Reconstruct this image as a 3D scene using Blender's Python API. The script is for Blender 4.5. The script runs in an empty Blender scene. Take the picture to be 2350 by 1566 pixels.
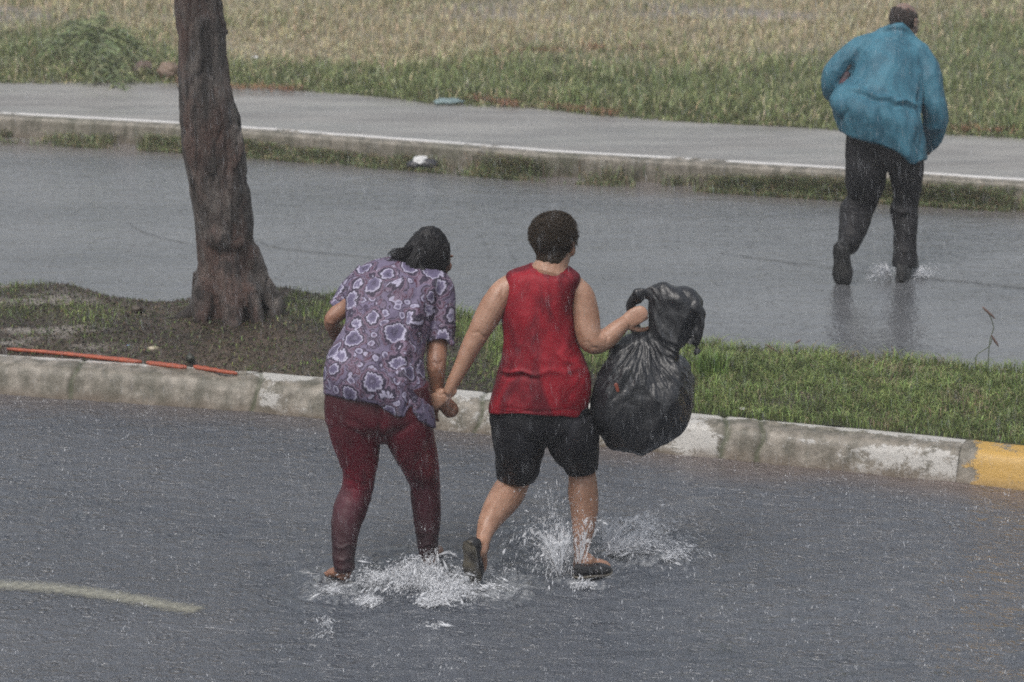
import bpy, math, random
import numpy as np
from mathutils import Vector
random.seed(7); RNG = np.random.default_rng(11)
R = math.radians
scene = bpy.context.scene
COL = scene.collection

# ------------------------------------------------------------------ camera
W0, H0, F = 2350.0, 1566.0, 6654.0
CAM_H, PITCH = 4.08, R(15.0)
cd = bpy.data.cameras.new('camera'); cam = bpy.data.objects.new('camera', cd); COL.objects.link(cam)
cam.location = (0, 0, CAM_H); cam.rotation_euler = (R(90) - PITCH, 0, 0)
cd.sensor_width = 36; cd.lens = 36 * F / W0; cd.clip_start = .1; cd.clip_end = 800
cd.dof.use_dof = True; cd.dof.focus_distance = 12.1; cd.dof.aperture_fstop = 3.8
scene.camera = cam
# ------------------------------------------------------------------ light
world = bpy.data.worlds.new("World"); scene.world = world; world.use_nodes = True
wn = world.node_tree; wn.nodes.clear()
SUN_EL, SUN_AZ = R(62), R(215)
sky = wn.nodes.new('ShaderNodeTexSky'); sky.sky_type = 'NISHITA'; sky.sun_disc = False
sky.sun_elevation = SUN_EL; sky.sun_rotation = SUN_AZ; sky.air_density = 1.5; sky.dust_density = 6
hs = wn.nodes.new('ShaderNodeHueSaturation'); hs.inputs['Saturation'].default_value = .42
bgn = wn.nodes.new('ShaderNodeBackground'); bgn.inputs['Strength'].default_value = .095
wo = wn.nodes.new('ShaderNodeOutputWorld')
wn.links.new(sky.outputs[0], hs.inputs['Color']); wn.links.new(hs.outputs[0], bgn.inputs[0]); wn.links.new(bgn.outputs[0], wo.inputs[0])
sl = bpy.data.lights.new('sun', 'SUN'); sl.energy = .7; sl.angle = R(25); sl.color = (1, .97, .93)
so = bpy.data.objects.new('sun', sl); COL.objects.link(so)
sdir = Vector((math.cos(SUN_EL) * math.sin(SUN_AZ), math.cos(SUN_EL) * math.cos(SUN_AZ), math.sin(SUN_EL)))
so.rotation_euler = sdir.to_track_quat('Z', 'Y').to_euler(); so.location = (0, 0, 20)
scene.view_settings.view_transform = 'Standard'; scene.view_settings.look = 'None'
scene.view_settings.exposure = 0.75; scene.view_settings.gamma = 1
scene.render.engine = 'CYCLES'
cy = scene.cycles
cy.max_bounces = 6; cy.diffuse_bounces = 3; cy.glossy_bounces = 3; cy.transmission_bounces = 3; cy.volume_bounces = 1
cy.transparent_max_bounces = 12; cy.use_denoising = False; cy.pixel_filter_type = 'BLACKMAN_HARRIS'; cy.filter_width = 1.8; cy.sample_clamp_direct = 1.8; cy.sample_clamp_indirect = .8; cy.caustics_reflective = False; cy.caustics_refractive = False
try: cy.denoiser = 'OPENIMAGEDENOISE'
except Exception: pass

# ------------------------------------------------------------------ pixel <-> world
SP, CP = math.sin(PITCH), math.cos(PITCH)
def ray(px, py):
    x = (px - W0/2) / F; v = (H0/2 - py) / F
    return np.array([x, CP + SP*v, -SP + CP*v])
def P(px, py, Y):
    d = ray(px, py); t = Y / d[1]
    return np.array([d[0]*t, Y, CAM_H + d[2]*t])
def G(px, py, z=0.0):
    d = ray(px, py); t = (z - CAM_H) / d[2]
    return np.array([d[0]*t, d[1]*t, z])
def proj(V):
    V = np.asarray(V, float); x = V[:, 0]; y = V[:, 1]; z = V[:, 2] - CAM_H
    dep = y*CP - z*SP; up = y*SP + z*CP
    return W0/2 + F*x/dep, H0/2 - F*up/dep
def mpp(p):  # metres per photo pixel at a point
    return (p[1]*CP - (p[2]-CAM_H)*SP) / F

# ------------------------------------------------------------------ noise
def _h(i, j, k, s):
    n = (i*374761393 + j*668265263 + k*2147483647 + s*1274126177) & 0xffffffff
    n = ((n ^ (n >> 13)) * 1274126177) & 0xffffffff
    return ((n ^ (n >> 16)) & 0xffff) / 65535.0
def noise(Pt, sc=1.0, seed=0, octv=1):
    Pt = np.asarray(Pt, float)
    out = np.zeros(len(Pt)); amp = 1; tot = 0
    for o in range(octv):
        q = Pt*sc*(2**o) + 137.3; i = np.floor(q).astype(np.int64); f = q - i; f = f*f*(3-2*f)
        acc = 0
        for a in (0, 1):
            for b in (0, 1):
                for c in (0, 1):
                    w = (f[:, 0] if a else 1-f[:, 0])*(f[:, 1] if b else 1-f[:, 1])*(f[:, 2] if c else 1-f[:, 2])
                    acc = acc + w*_h(i[:, 0]+a, i[:, 1]+b, i[:, 2]+c, seed+o*17)
        out += amp*(acc*2-1); tot += amp; amp *= .5
    return out/tot
def sstep(a, b, x):
    t = np.clip((x-a)/(b-a), 0, 1); return t*t*(3-2*t)

# ------------------------------------------------------------------ mesh helpers
class MB:
    def __init__(s): s.v = []; s.f = []; s.n = 0
    def add(s, v, f):
        v = np.asarray(v, float); s.v.append(v)
        s.f += [tuple(i + s.n for i in q) for q in f]; s.n += len(v); return s
    def verts(s): return np.concatenate(s.v) if s.v else np.zeros((0, 3))
def smooth_mesh(me, on=True):
    me.polygons.foreach_set('use_smooth', [on]*len(me.polygons)); me.update()
def mesh_obj(name, mb, mat=None, parent=None, smooth=True):
    me = bpy.data.meshes.new(name)
    if isinstance(mb, MB): me.from_pydata(mb.verts().tolist(), [], mb.f)
    else: me = mb; me.name = name
    smooth_mesh(me, smooth)
    o = bpy.data.objects.new(name, me); COL.objects.link(o)
    if mat: me.materials.clear(); me.materials.append(mat)
    if parent: o.parent = parent
    return o
def tag(o, label=None, cat=None, group=None, kind=None):
    if label: o['label'] = label
    if cat: o['category'] = cat
    if group: o['group'] = group
    if kind: o['kind'] = kind
    return o
def root(name, label, cat, group=None):
    o = bpy.data.objects.new(name, None); COL.objects.link(o); o.empty_display_size = .1
    return tag(o, label, cat, group)
def catmull(A, sub):
    A = np.asarray(A, float)
    if len(A) < 3:
        t = np.linspace(0, 1, sub+1)[:, None]; return A[0]*(1-t)+A[1]*t
    Q = np.vstack([2*A[0]-A[1], A, 2*A[-1]-A[-2]]); out = []
    for i in range(1, len(Q)-2):
        for k in range(sub):
            t = k/sub
            out.append(.5*((2*Q[i])+(-Q[i-1]+Q[i+1])*t+(2*Q[i-1]-5*Q[i]+4*Q[i+1]-Q[i+2])*t*t+(-Q[i-1]+3*Q[i]-3*Q[i+1]+Q[i+2])*t**3))
    out.append(Q[-2]); return np.array(out)
def nrm(v): v = np.asarray(v, float); return v/(np.linalg.norm(v)+1e-12)
def tube(mb, pts, rad, flat=1.0, n=16, sub=5, u0=(1, 0, 0), cap=True):
    A = np.hstack([np.asarray(pts, float), np.asarray(rad, float)[:, None]])
    A = catmull(A, sub); C = A[:, :3]; r = np.maximum(A[:, 3], 1e-4)
    T = np.gradient(C, axis=0); T /= np.linalg.norm(T, axis=1)[:, None]+1e-12
    if cap:
        e0 = [(C[0]-T[0]*r[0]*math.sin(a), r[0]*math.cos(a), T[0]) for a in (1.35, 1.0, .55)]
        e1 = [(C[-1]+T[-1]*r[-1]*math.sin(a), r[-1]*math.cos(a), T[-1]) for a in (.55, 1.0, 1.35)]
        C = np.vstack([[e[0] for e in e0], C, [e[0] for e in e1]]); r = np.concatenate([[e[1] for e in e0], r, [e[1] for e in e1]])
        T = np.vstack([[e[2] for e in e0], T, [e[2] for e in e1]])
    u = nrm(u0); V = []
    for c, t, rr in zip(C, T, r):
        u = u - t*np.dot(u, t)
        if np.linalg.norm(u) < .05: u = np.array([0, 0, 1.]) - t*t[2]
        u = nrm(u); v = np.cross(t, u)
        a = np.linspace(0, 2*math.pi, n, endpoint=False)
        V.append(c + rr*(np.cos(a)[:, None]*u + flat*np.sin(a)[:, None]*v))
    m = len(V); V = np.vstack(V); f = []
    for i in range(m-1):
        for k in range(n):
            f.append((i*n+k, i*n+(k+1) % n, (i+1)*n+(k+1) % n, (i+1)*n+k))
    f.append(tuple(range(n-1, -1, -1))); f.append(tuple((m-1)*n+k for k in range(n)))
    mb.add(V, f); return mb
def ell(mb, c, ax, n=20, m=12):
    ax = [np.asarray(a, float) for a in ax]; V = [np.asarray(c)+ax[2]]
    for i in range(1, m):
        th = math.pi*i/m
        for k in range(n):
            ph = 2*math.pi*k/n
            V.append(np.asarray(c)+ax[0]*math.sin(th)*math.cos(ph)+ax[1]*math.sin(th)*math.sin(ph)+ax[2]*math.cos(th))
    V.append(np.asarray(c)-ax[2]); f = []
    for k in range(n): f.append((0, 1+k, 1+(k+1) % n)); b = 1+(m-2)*n; f.append((b+k, len(V)-1, b+(k+1) % n))
    for i in range(m-2):
        for k in range(n): f.append((1+i*n+k, 1+(i+1)*n+k, 1+(i+1)*n+(k+1) % n, 1+i*n+(k+1) % n))
    mb.add(V, f); return mb
def ptube(mb, Y0, rows, **kw):   # rows (px, py, dY, halfwidth_px)
    pts = [P(a[0], a[1], Y0+a[2]) for a in rows]
    return tube(mb, pts, [a[3]*mpp(p) for a, p in zip(rows, pts)], **kw)
def loft(mb, Y0, rows, hem=None, n=72, sub=4, expo=2.3):
    """rows (py, xl, xr, dY, depth_half); hem: list of (px, py) for the bottom seen by the camera"""
    A = catmull(np.array(rows, float), sub); V = []; a = np.linspace(0, 2*math.pi, n, endpoint=False)
    ca = np.sign(np.cos(a))*np.abs(np.cos(a))**(2/expo); sa = np.sign(np.sin(a))*np.abs(np.sin(a))**(2/expo)
    for py, xl, xr, dY, dh in A:
        Y = Y0+dY; l = P(xl, py, Y); r = P(xr, py, Y)
        V.append(np.stack([(l[0]+r[0])/2+(r[0]-l[0])/2*ca, Y+dh*sa, np.full(n, l[2])], 1))
    V = np.array(V); m = len(V)
    if hem is not None:
        hx = np.array([h[0] for h in hem]); hy = np.array([h[1] for h in hem]); zt = V[0, 0, 2]; zb = V[-1, 0, 2]
        for k in range(n):
            last = V[-1, k]; px, _ = proj([last]); py = np.interp(px[0], hx, hy)
            Yh = min(last[1], Y0+A[-1, 3]); zh = P(px[0], py, Yh)[2]
            V[:, k, 2] = zt + (V[:, k, 2]-zt)*(zh-zt)/(zb-zt)
    Vf = V.reshape(-1, 3); f = []
    for i in range(m-1):
        for k in range(n): f.append((i*n+k, (i+1)*n+k, (i+1)*n+(k+1) % n, i*n+(k+1) % n))
    c0 = len(Vf); Vf = np.vstack([Vf, V[0].mean(0)+[0, 0, .004], V[-1].mean(0)])
    for k in range(n): f.append((c0, k, (k+1) % n)); f.append((c0+1, (m-1)*n+(k+1) % n, (m-1)*n+k))
    mb.add(Vf, f); return mb
def fuse(mb, voxel=.005, smooth=4, fac=.5):
    me = bpy.data.meshes.new('t'); me.from_pydata(mb.verts().tolist(), [], mb.f)
    o = bpy.data.objects.new('t', me); COL.objects.link(o)
    m = o.modifiers.new('r', 'REMESH'); m.mode = 'VOXEL'; m.voxel_size = voxel; m.use_smooth_shade = True
    if smooth:
        s = o.modifiers.new('s', 'SMOOTH'); s.factor = fac; s.iterations = smooth
    dg = bpy.context.evaluated_depsgraph_get(); ev = o.evaluated_get(dg)
    out = bpy.data.meshes.new_from_object(ev)
    bpy.data.objects.remove(o); bpy.data.meshes.remove(me)
    return out
def getv(me):
    a = np.empty(len(me.vertices)*3); me.vertices.foreach_get('co', a); return a.reshape(-1, 3)
def getn(me):
    a = np.empty(len(me.vertices)*3); me.vertices.foreach_get('normal', a); return a.reshape(-1, 3)
def setv(me, v): me.vertices.foreach_set('co', v.reshape(-1)); me.update()
def displace(me, fn):
    v = getv(me); n = getn(me); d = fn(v, n); setv(me, v + n*d[:, None])
def folds(v, n, lst):
    """lst: (px0,py0,px1,py1,amp_m,width_px) ridges on the camera-facing side"""
    x, y = proj(v); d = np.zeros(len(v)); face = np.clip(-(n[:, 1]*.966-n[:, 2]*.26)*1.6, 0, 1)
    for x0, y0, x1, y1, amp, w in lst:
        L2 = (x1-x0)**2+(y1-y0)**2; t = ((x-x0)*(x1-x0)+(y-y0)*(y1-y0))/L2; tc = np.clip(t, 0, 1)
        wob = 3*np.sin(t*9+x0)
        dx = x-(x0+tc*(x1-x0)); dy = y-(y0+tc*(y1-y0)); L = math.sqrt(L2)
        s = (dx*-(y1-y0)+dy*(x1-x0))/L + wob; e = np.maximum(np.abs(t-.5)-.5, 0)*L
        d += amp*np.exp(-(s/w)**2)*np.exp(-(e/(w*1.5))**2)*(.4+.6*np.sin(math.pi*tc))
    return d*face
def wrinkle(v, sc, amp, st=(1, 1, .5), seed=1, rot=0.0):
    c_, s_ = math.cos(rot), math.sin(rot); q = np.stack([v[:, 0]*c_-v[:, 2]*s_, v[:, 1], v[:, 0]*s_+v[:, 2]*c_], 1)*np.array(st)
    w = q + .06*np.stack([noise(q, sc*.6, seed+1, 2), noise(q, sc*.6, seed+2, 2), noise(q, sc*.6, seed+3, 2)], 1)
    return amp*((1-np.abs(noise(w, sc, seed, 2))*3.2).clip(-.6, 1)**1 - .2)
def attr_col(me, cols, name='Col'):
    a = me.color_attributes.new(name, 'FLOAT_COLOR', 'POINT')
    c = np.ones((len(me.vertices), 4)); c[:, :3] = cols; a.data.foreach_set('color', c.reshape(-1))

# ------------------------------------------------------------------ materials
def new_mat(name):
    m = bpy.data.materials.new(name); m.use_nodes = True; nt = m.node_tree
    return m, nt, nt.nodes['Principled BSDF']
class N:
    def __init__(s, nt): s.nt = nt
    def n(s, t, **kw):
        q = s.nt.nodes.new(t)
        for k, v in kw.items():
            if k in q.inputs: q.inputs[k].default_value = v
            else: setattr(q, k, v)
        return q
    def l(s, a, b): s.nt.links.new(a, b)
    def noise(s, vec, scale, detail=4, rough=.55, dist=0):
        q = s.n('ShaderNodeTexNoise'); q.inputs['Scale'].default_value = scale; q.inputs['Detail'].default_value = detail
        q.inputs['Roughness'].default_value = rough; q.inputs['Distortion'].default_value = dist
        if vec is not None: s.l(vec, q.inputs['Vector'])
        return q.outputs['Fac']
    def pos(s, scale=(1, 1, 1)):
        g = s.n('ShaderNodeNewGeometry'); m = s.n('ShaderNodeMapping'); m.inputs['Scale'].default_value = scale
        s.l(g.outputs['Position'], m.inputs['Vector']); return m.outputs[0]
    def ramp(s, fac, stops, interp='LINEAR'):
        q = s.n('ShaderNodeValToRGB'); q.color_ramp.interpolation = interp; e = q.color_ramp.elements
        while len(e) < len(stops): e.new(.5)
        for i, (p, c) in enumerate(stops):
            e[i].position = p; e[i].color = tuple(c)+(1,) if hasattr(c, '__len__') else (c, c, c, 1)
        s.l(fac, q.inputs[0]); return q.outputs[0]
    def mix(s, f, a, b, mode='MIX'):
        q = s.n('ShaderNodeMix'); q.data_type = 'RGBA'; q.blend_type = mode
        for v, k in ((f, 0), (a, 6), (b, 7)):
            if hasattr(v, 'links'): s.l(v, q.inputs[k])
            elif hasattr(v, '__len__'): q.inputs[k].default_value = tuple(v)+(1,)
            else: q.inputs[k].default_value = v if k == 0 else (v, v, v, 1)
        return q.outputs[2]
    def math(s, op, a, b=0.0, c=0.0, clamp=False):
        q = s.n('ShaderNodeMath'); q.operation = op; q.use_clamp = clamp
        for i, v in enumerate((a, b, c)):
            if hasattr(v, 'links'): s.l(v, q.inputs[i])
            else: q.inputs[i].default_value = v
        return q.outputs[0]
    def bump(s, h, dist, strength=1.0, prev=None):
        q = s.n('ShaderNodeBump'); q.inputs['Strength'].default_value = strength; q.inputs['Distance'].default_value = dist
        s.l(h, q.inputs['Height'])
        if prev is not None: s.l(prev, q.inputs['Normal'])
        return q.outputs[0]
def cloth(name, c1, c2, rough=.7, sc=9, wet=None, stretch=(1, 1, .45)):
    m, nt, b = new_mat(name); g = N(nt)
    f = g.ramp(g.noise(g.pos(stretch), sc, 5, .6, .6), [(.42, c1), (.58, c2)])
    w = g.noise(g.pos(), 500, 2)
    g.l(g.mix(.25, f, g.mix(w, [x*.5 for x in c1], [min(1, x*1.6) for x in c2])), b.inputs['Base Color'])
    b.inputs['Roughness'].default_value = rough; b.inputs['Specular IOR Level'].default_value = .25
    bm = g.bump(g.noise(g.pos((1, 1, .4)), 30, 5, .62), .009, .6)
    g.l(g.bump(w, .0006, .5, bm), b.inputs['Normal'])
    return m
def skin(name, c, c2):
    m, nt, b = new_mat(name); g = N(nt)
    f = g.ramp(g.noise(g.pos(), 14, 4, .6), [(.35, c2), (.65, c)])
    f2 = g.mix(g.math('MULTIPLY', g.noise(g.pos(), 120, 3), .3), f, [x*.6 for x in c2])
    g.l(f2, b.inputs['Base Color']); b.inputs['Roughness'].default_value = .46
    b.inputs['Subsurface Weight'].default_value = .08; b.inputs['Subsurface Radius'].default_value = (.02, .006, .003)
    b.inputs['Subsurface Scale'].default_value = .5
    g.l(g.bump(g.noise(g.pos(), 90, 4), .0022, .6), b.inputs['Normal'])
    return m
def simple(name, c, rough=.5, c2=None, sc=20, bump=.002, spec=.5, metal=0):
    m, nt, b = new_mat(name); g = N(nt); c2 = c2 or [x*.6 for x in c]
    nz = g.noise(g.pos(), sc, 5, .6)
    g.l(g.ramp(nz, [(.35, c2), (.65, c)]), b.inputs['Base Color']); b.inputs['Roughness'].default_value = rough
    b.inputs['Specular IOR Level'].default_value = spec; b.inputs['Metallic'].default_value = metal
    g.l(g.bump(g.noise(g.pos(), sc*3, 4), bump, .6), b.inputs['Normal'])
    return m

def water_road(name, base1, base2, spec, rough, ring_scale, bump_s, mud=False):
    m, nt, b = new_mat(name); g = N(nt)
    p = g.pos()
    big = g.noise(g.pos((.5, 1.4, 1)), .9, 4, .55)
    col = g.mix(g.ramp(big, [(.35, 0.), (.65, 1.)]), base1, base2)
    gr = g.noise(p, 130, 2, .7)
    col = g.mix(.35, col, g.mix(g.ramp(gr, [(.35, 0.), (.7, 1.)]), [x*.35 for x in base1], [x*2.2 for x in base2]))
    if mud:
        a = g.n('ShaderNodeAttribute'); a.attribute_name = 'Col'
        sp = g.n('ShaderNodeSeparateColor'); g.l(a.outputs['Color'], sp.inputs[0])
        col = g.mix(sp.outputs[0], col, (.15, .105, .08))
        col = g.mix(sp.outputs[1], col, (.5, .52, .54))
    g.l(col, b.inputs['Base Color'])
    b.inputs['Roughness'].default_value = rough; b.inputs['IOR'].default_value = 1.33+spec; b.inputs['Specular IOR Level'].default_value = .5
    # raindrop rings
    h = None
    for i, sc in enumerate((ring_scale, ring_scale*1.7, ring_scale*2.9)):
        v = g.n('ShaderNodeTexVoronoi'); v.inputs['Scale'].default_value = sc; v.inputs['Randomness'].default_value = 1
        mp = g.n('ShaderNodeMapping'); mp.inputs['Location'].default_value = (i*3.1, i*7.7, 0); g.l(p, mp.inputs[0]); g.l(mp.outputs[0], v.inputs['Vector'])
        d = v.outputs['Distance']
        fr = g.math('MULTIPLY_ADD', v.outputs['Color'], 6.0, 18.0)
        w = g.math('MULTIPLY', g.math('SINE', g.math('MULTIPLY', d, fr)), g.math('MAXIMUM', g.math('SUBTRACT', 1.0, g.math('MULTIPLY', d, 1.7)), 0.0))
        w = g.math('MULTIPLY', w, 1.0/(i+1))
        h = w if h is None else g.math('ADD', h, w)
    h = g.math('ADD', h, g.math('MULTIPLY', g.noise(g.pos((1, 1.2, 1)), 20, 5, .65, .5), 1.6))
    h = g.math('ADD', h, g.math('MULTIPLY', g.noise(p, 90, 2, .6), .4))
    h = g.math('ADD', h, g.math('MULTIPLY', g.noise(g.pos((1, 1.8, 1)), 6.0, 3, .6, .8), 4.8))
    g.l(g.bump(h, .012, bump_s), b.inputs['Normal'])
    return m
M_road = water_road('wet_asphalt', (.042, .050, .064), (.074, .082, .098), .17, .08, 9, .8, True)
M_road2 = water_road('wet_asphalt_far', (.052, .056, .063), (.130, .134, .142), .50, .04, 9, .15, True)
# pavement concrete
M_walk, nt, b = new_mat('wet_concrete'); g = N(nt)
g.l(g.mix(.5, g.ramp(g.noise(g.pos((.5, 2, 1)), 2.2, 5, .6), [(.35, (.125, .122, .12)), (.65, (.29, .285, .27))]),
    g.ramp(g.noise(g.pos(), 90, 3), [(.3, (.12, .115, .11)), (.7, (.29, .28, .265))])), b.inputs['Base Color'])
g.l(g.ramp(g.noise(g.pos((.4, 2, 1)), 1.8, 3), [(.35, .18), (.65, .5)]), b.inputs['Roughness'])
g.l(g.bump(g.noise(g.pos(), 60, 4), .004, .5), b.inputs['Normal'])
# vertex coloured earth and plants
def vcol_mat(name, rough, trans=0.0, nscale=60, spec=.3, bump=.01):
    m, nt, b = new_mat(name); g = N(nt)
    a = g.n('ShaderNodeAttribute'); a.attribute_name = 'Col'
    nz = g.ramp(g.noise(g.pos(), nscale, 4, .65), [(.3, .45), (.7, 1.35)])
    g.l(g.mix(1.0, a.outputs['Color'], nz, 'MULTIPLY'), b.inputs['Base Color'])
    b.inputs['Roughness'].default_value = rough; b.inputs['Specular IOR Level'].default_value = spec
    if bump: g.l(g.bump(g.noise(g.pos(), nscale*.6, 5, .7), bump, .8), b.inputs['Normal'])
    if trans:
        t = g.n('ShaderNodeBsdfTranslucent'); g.l(a.outputs['Color'], t.inputs[0]); mx = g.n('ShaderNodeMixShader')
        mx.inputs[0].default_value = trans; o = nt.nodes['Material Output']
        g.l(b.outputs[0], mx.inputs[1]); g.l(t.outputs[0], mx.inputs[2]); g.l(mx.outputs[0], o.inputs[0])
    return m
M_earth = vcol_mat('wet_earth', .55, nscale=45, bump=.02)
M_blade = vcol_mat('grass_blades', .5, trans=.25, nscale=8, spec=.4, bump=0)
def kerb_mat(name, yellow):
    m, nt, b = new_mat(name); g = N(nt)
    uv = g.n('ShaderNodeUVMap'); sp = g.n('ShaderNodeSeparateXYZ'); g.l(uv.outputs[0], sp.inputs[0]); U, V = sp.outputs[0], sp.outputs[1]
    conc = g.ramp(g.noise(g.pos(), 18, 6, .7), [(.3, (.10, .088, .07)), (.5, (.19, .17, .14)), (.72, (.30, .27, .23))])
    streak = g.noise(g.pos((1, 1, .12)), 11, 4, .6)
    conc = g.mix(g.ramp(streak, [(.45, 0.), (.62, .8)]), conc, (.075, .07, .05))
    nz = g.noise(g.pos((1, 1, 1.6)), 9, 8, .72, .4)
    nz2 = g.noise(g.pos(), 60, 4, .7)
    nn = g.math('ADD', g.math('MULTIPLY', nz, .75), g.math('MULTIPLY', nz2, .25))
    a = g.n('ShaderNodeAttribute'); a.attribute_name = 'Col'
    s2 = g.n('ShaderNodeSeparateColor'); g.l(a.outputs['Color'], s2.inputs[0])   # R paint amount, G dirt
    thr = g.math('SUBTRACT', g.math('ADD', nn, g.math('MULTIPLY', s2.outputs[0], .5)), .72)
    mask = g.math('MULTIPLY', thr, 14.0, clamp=True)
    pc = g.mix(nz2, (.48, .47, .46), (.66, .65, .64)) if yellow == 2 else g.mix(nz2, (.36, .215, .045), (.52, .32, .075)) if yellow else g.mix(nz2, (.32, .31, .29), (.50, .49, .47))
    col = g.mix(g.math('MULTIPLY', mask, .95), conc, pc)
    col = g.mix(s2.outputs[1], col, (.11, .08, .055))
    col = g.mix(s2.outputs[2], col, (.05, .06, .025))
    g.l(col, b.inputs['Base Color']); b.inputs['Roughness'].default_value = .42
    hh = g.math('ADD', g.math('MULTIPLY', mask, .25), g.noise(g.pos(), 45, 6, .7))
    g.l(g.bump(hh, .006, .7), b.inputs['Normal'])
    return m
M_kw, M_ky = kerb_mat('worn_white_kerb', False), kerb_mat('worn_yellow_kerb', True)
M_kf = kerb_mat('white_edged_kerb', 2)

# ------------------------------------------------------------------ ground lines (photo pixels)
def line(pts, z):
    A = np.array([G(x, y, z) for x, y in pts])
    d0 = nrm(A[0]-A[1]); d1 = nrm(A[-1]-A[-2])
    return np.vstack([A[0]+d0*14, A, A[-1]+d1*14])
def resample(A, step):
    s = np.concatenate([[0], np.cumsum(np.linalg.norm(np.diff(A, axis=0), axis=1))]); n = max(2, int(s[-1]/step))
    q = np.linspace(0, s[-1], n+1); return np.stack([np.interp(q, s, A[:, k]) for k in range(3)], 1), q
K_base = line([(0, 905), (560, 945), (1100, 996), (1530, 1042), (2100, 1098), (2350, 1126)], 0)
M_far = line([(0, 700), (100, 704), (200, 718), (340, 730), (460, 722), (640, 712), (740, 722), (1050, 770), (1100, 781), (1620, 840), (1850, 866), (2100, 880), (2350, 905)], .02)
F_base = line([(0, 314), (420, 338), (940, 378), (1240, 403), (1900, 444), (2350, 474)], 0)
F_edge = line([(0, 195), (400, 195), (560, 205), (800, 222), (1000, 245), (1180, 252), (1600, 290), (1900, 304), (2350, 326)], .15)
def sheet(name, xs, ys, zfun, mat, cols=None, kind='structure'):
    X, Y = np.meshgrid(xs, ys); v = np.stack([X.ravel(), Y.ravel(), np.zeros(X.size)], 1); v[:, 2] = zfun(v)
    nx, ny = len(xs), len(ys); idx = np.arange(nx*ny).reshape(ny, nx)
    f = np.stack([idx[:-1, :-1].ravel(), idx[:-1, 1:].ravel(), idx[1:, 1:].ravel(), idx[1:, :-1].ravel()], 1)
    me = bpy.data.meshes.new(name); me.from_pydata(v.tolist(), [], f.tolist())
    if cols is not None: attr_col(me, cols(v))
    o = mesh_obj(name, me, mat); tag(o, kind=kind); return o
def yline(A, x): return np.interp(x, A[:, 0], A[:, 1])

# splashes: (px, py, strength)
FEET = [G(790, 1345), G(985, 1310), G(1090, 1345), G(1350, 1322), G(1480, 1270), G(1250, 1250)]
def near_z(v):
    z = .004*noise(v*[1, 1.3, 1], 3.2, 3, 3)
    z += .004*noise(v*[1, 1.5, 1], 9, 5, 2)
    for i, f in enumerate(FEET):
        r = np.hypot(v[:, 0]-f[0], (v[:, 1]-f[1]))
        z += .013*np.sin(r*52+i)*np.exp(-(r/.25)**2)*(1+.8*noise(v, 9, i, 2))
    lx, ly = proj(v*[1, 1, 0]); line_d = sstep(620, 500, lx)*sstep(1230, 1290, ly)
    return z*(1-.8*line_d) - .12*sstep(.02,.10,v[:,1]-yline(K_base,v[:,0]))
def near_c(v):
    d = yline(K_base, v[:, 0])-v[:, 1]
    c = np.zeros((len(v), 3)); k = sstep(.42, .0, d+.2*noise(v, 1.6, 4, 3))
    c[:, 0] = k*(.30+.35*sstep(-.3, 2.2, v[:, 0]))
    foam = np.zeros(len(v))
    for i, f in enumerate(FEET):
        r = np.hypot((v[:, 0]-f[0]), (v[:, 1]-f[1])*1.1)
        foam = np.maximum(foam, np.exp(-(r/.30)**2)*(.9, .9, 1.1, .7, .9, .5)[i])
    t = .5+.5*noise(v*[1, .6, 1], 60, 9, 3); c[:, 1] = np.clip((foam*.9 + t*1.1-1.1)*1.6, 0, .30)
    return c
sheet('road', np.arange(-3.6, 3.6, .013), np.arange(9.6, 15.2, .017), near_z, M_road, near_c)
# road surface wherever the fine sheet ends
g_ = sheet('ground', [-90, 90], [-40, 140], lambda v: v[:, 2]-.06, simple('open_ground', (.16, .15, .11), .8, (.08, .09, .05), 3))
for nm, xs, ys in (('road', [-30, -3.6], [-6, 13.3]), ('road', [3.6, 30], [-6, 13.3]), ('road', [-3.6, 3.6], [-6, 9.6])):
    sheet(nm, xs, ys, lambda v: v[:, 2]*0-.002, M_road)
def far_z(v): return .0025*noise(v*[1, 1.4, 1], 3, 13, 3) - .12*sstep(.0,-.10,v[:,1]-yline(M_far,v[:,0])+.05)
def far_c(v):
    c = np.zeros((len(v), 3)); d = yline(F_base, v[:, 0])-v[:, 1]
    c[:, 0] = sstep(.7, 0, d+.3*noise(v, 1.2, 4, 3))*.35
    return c
sheet('road', np.arange(-9, 9, .04), np.arange(13.3, 22.6, .04), lambda v: far_z(v), M_road2, far_c)

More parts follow.
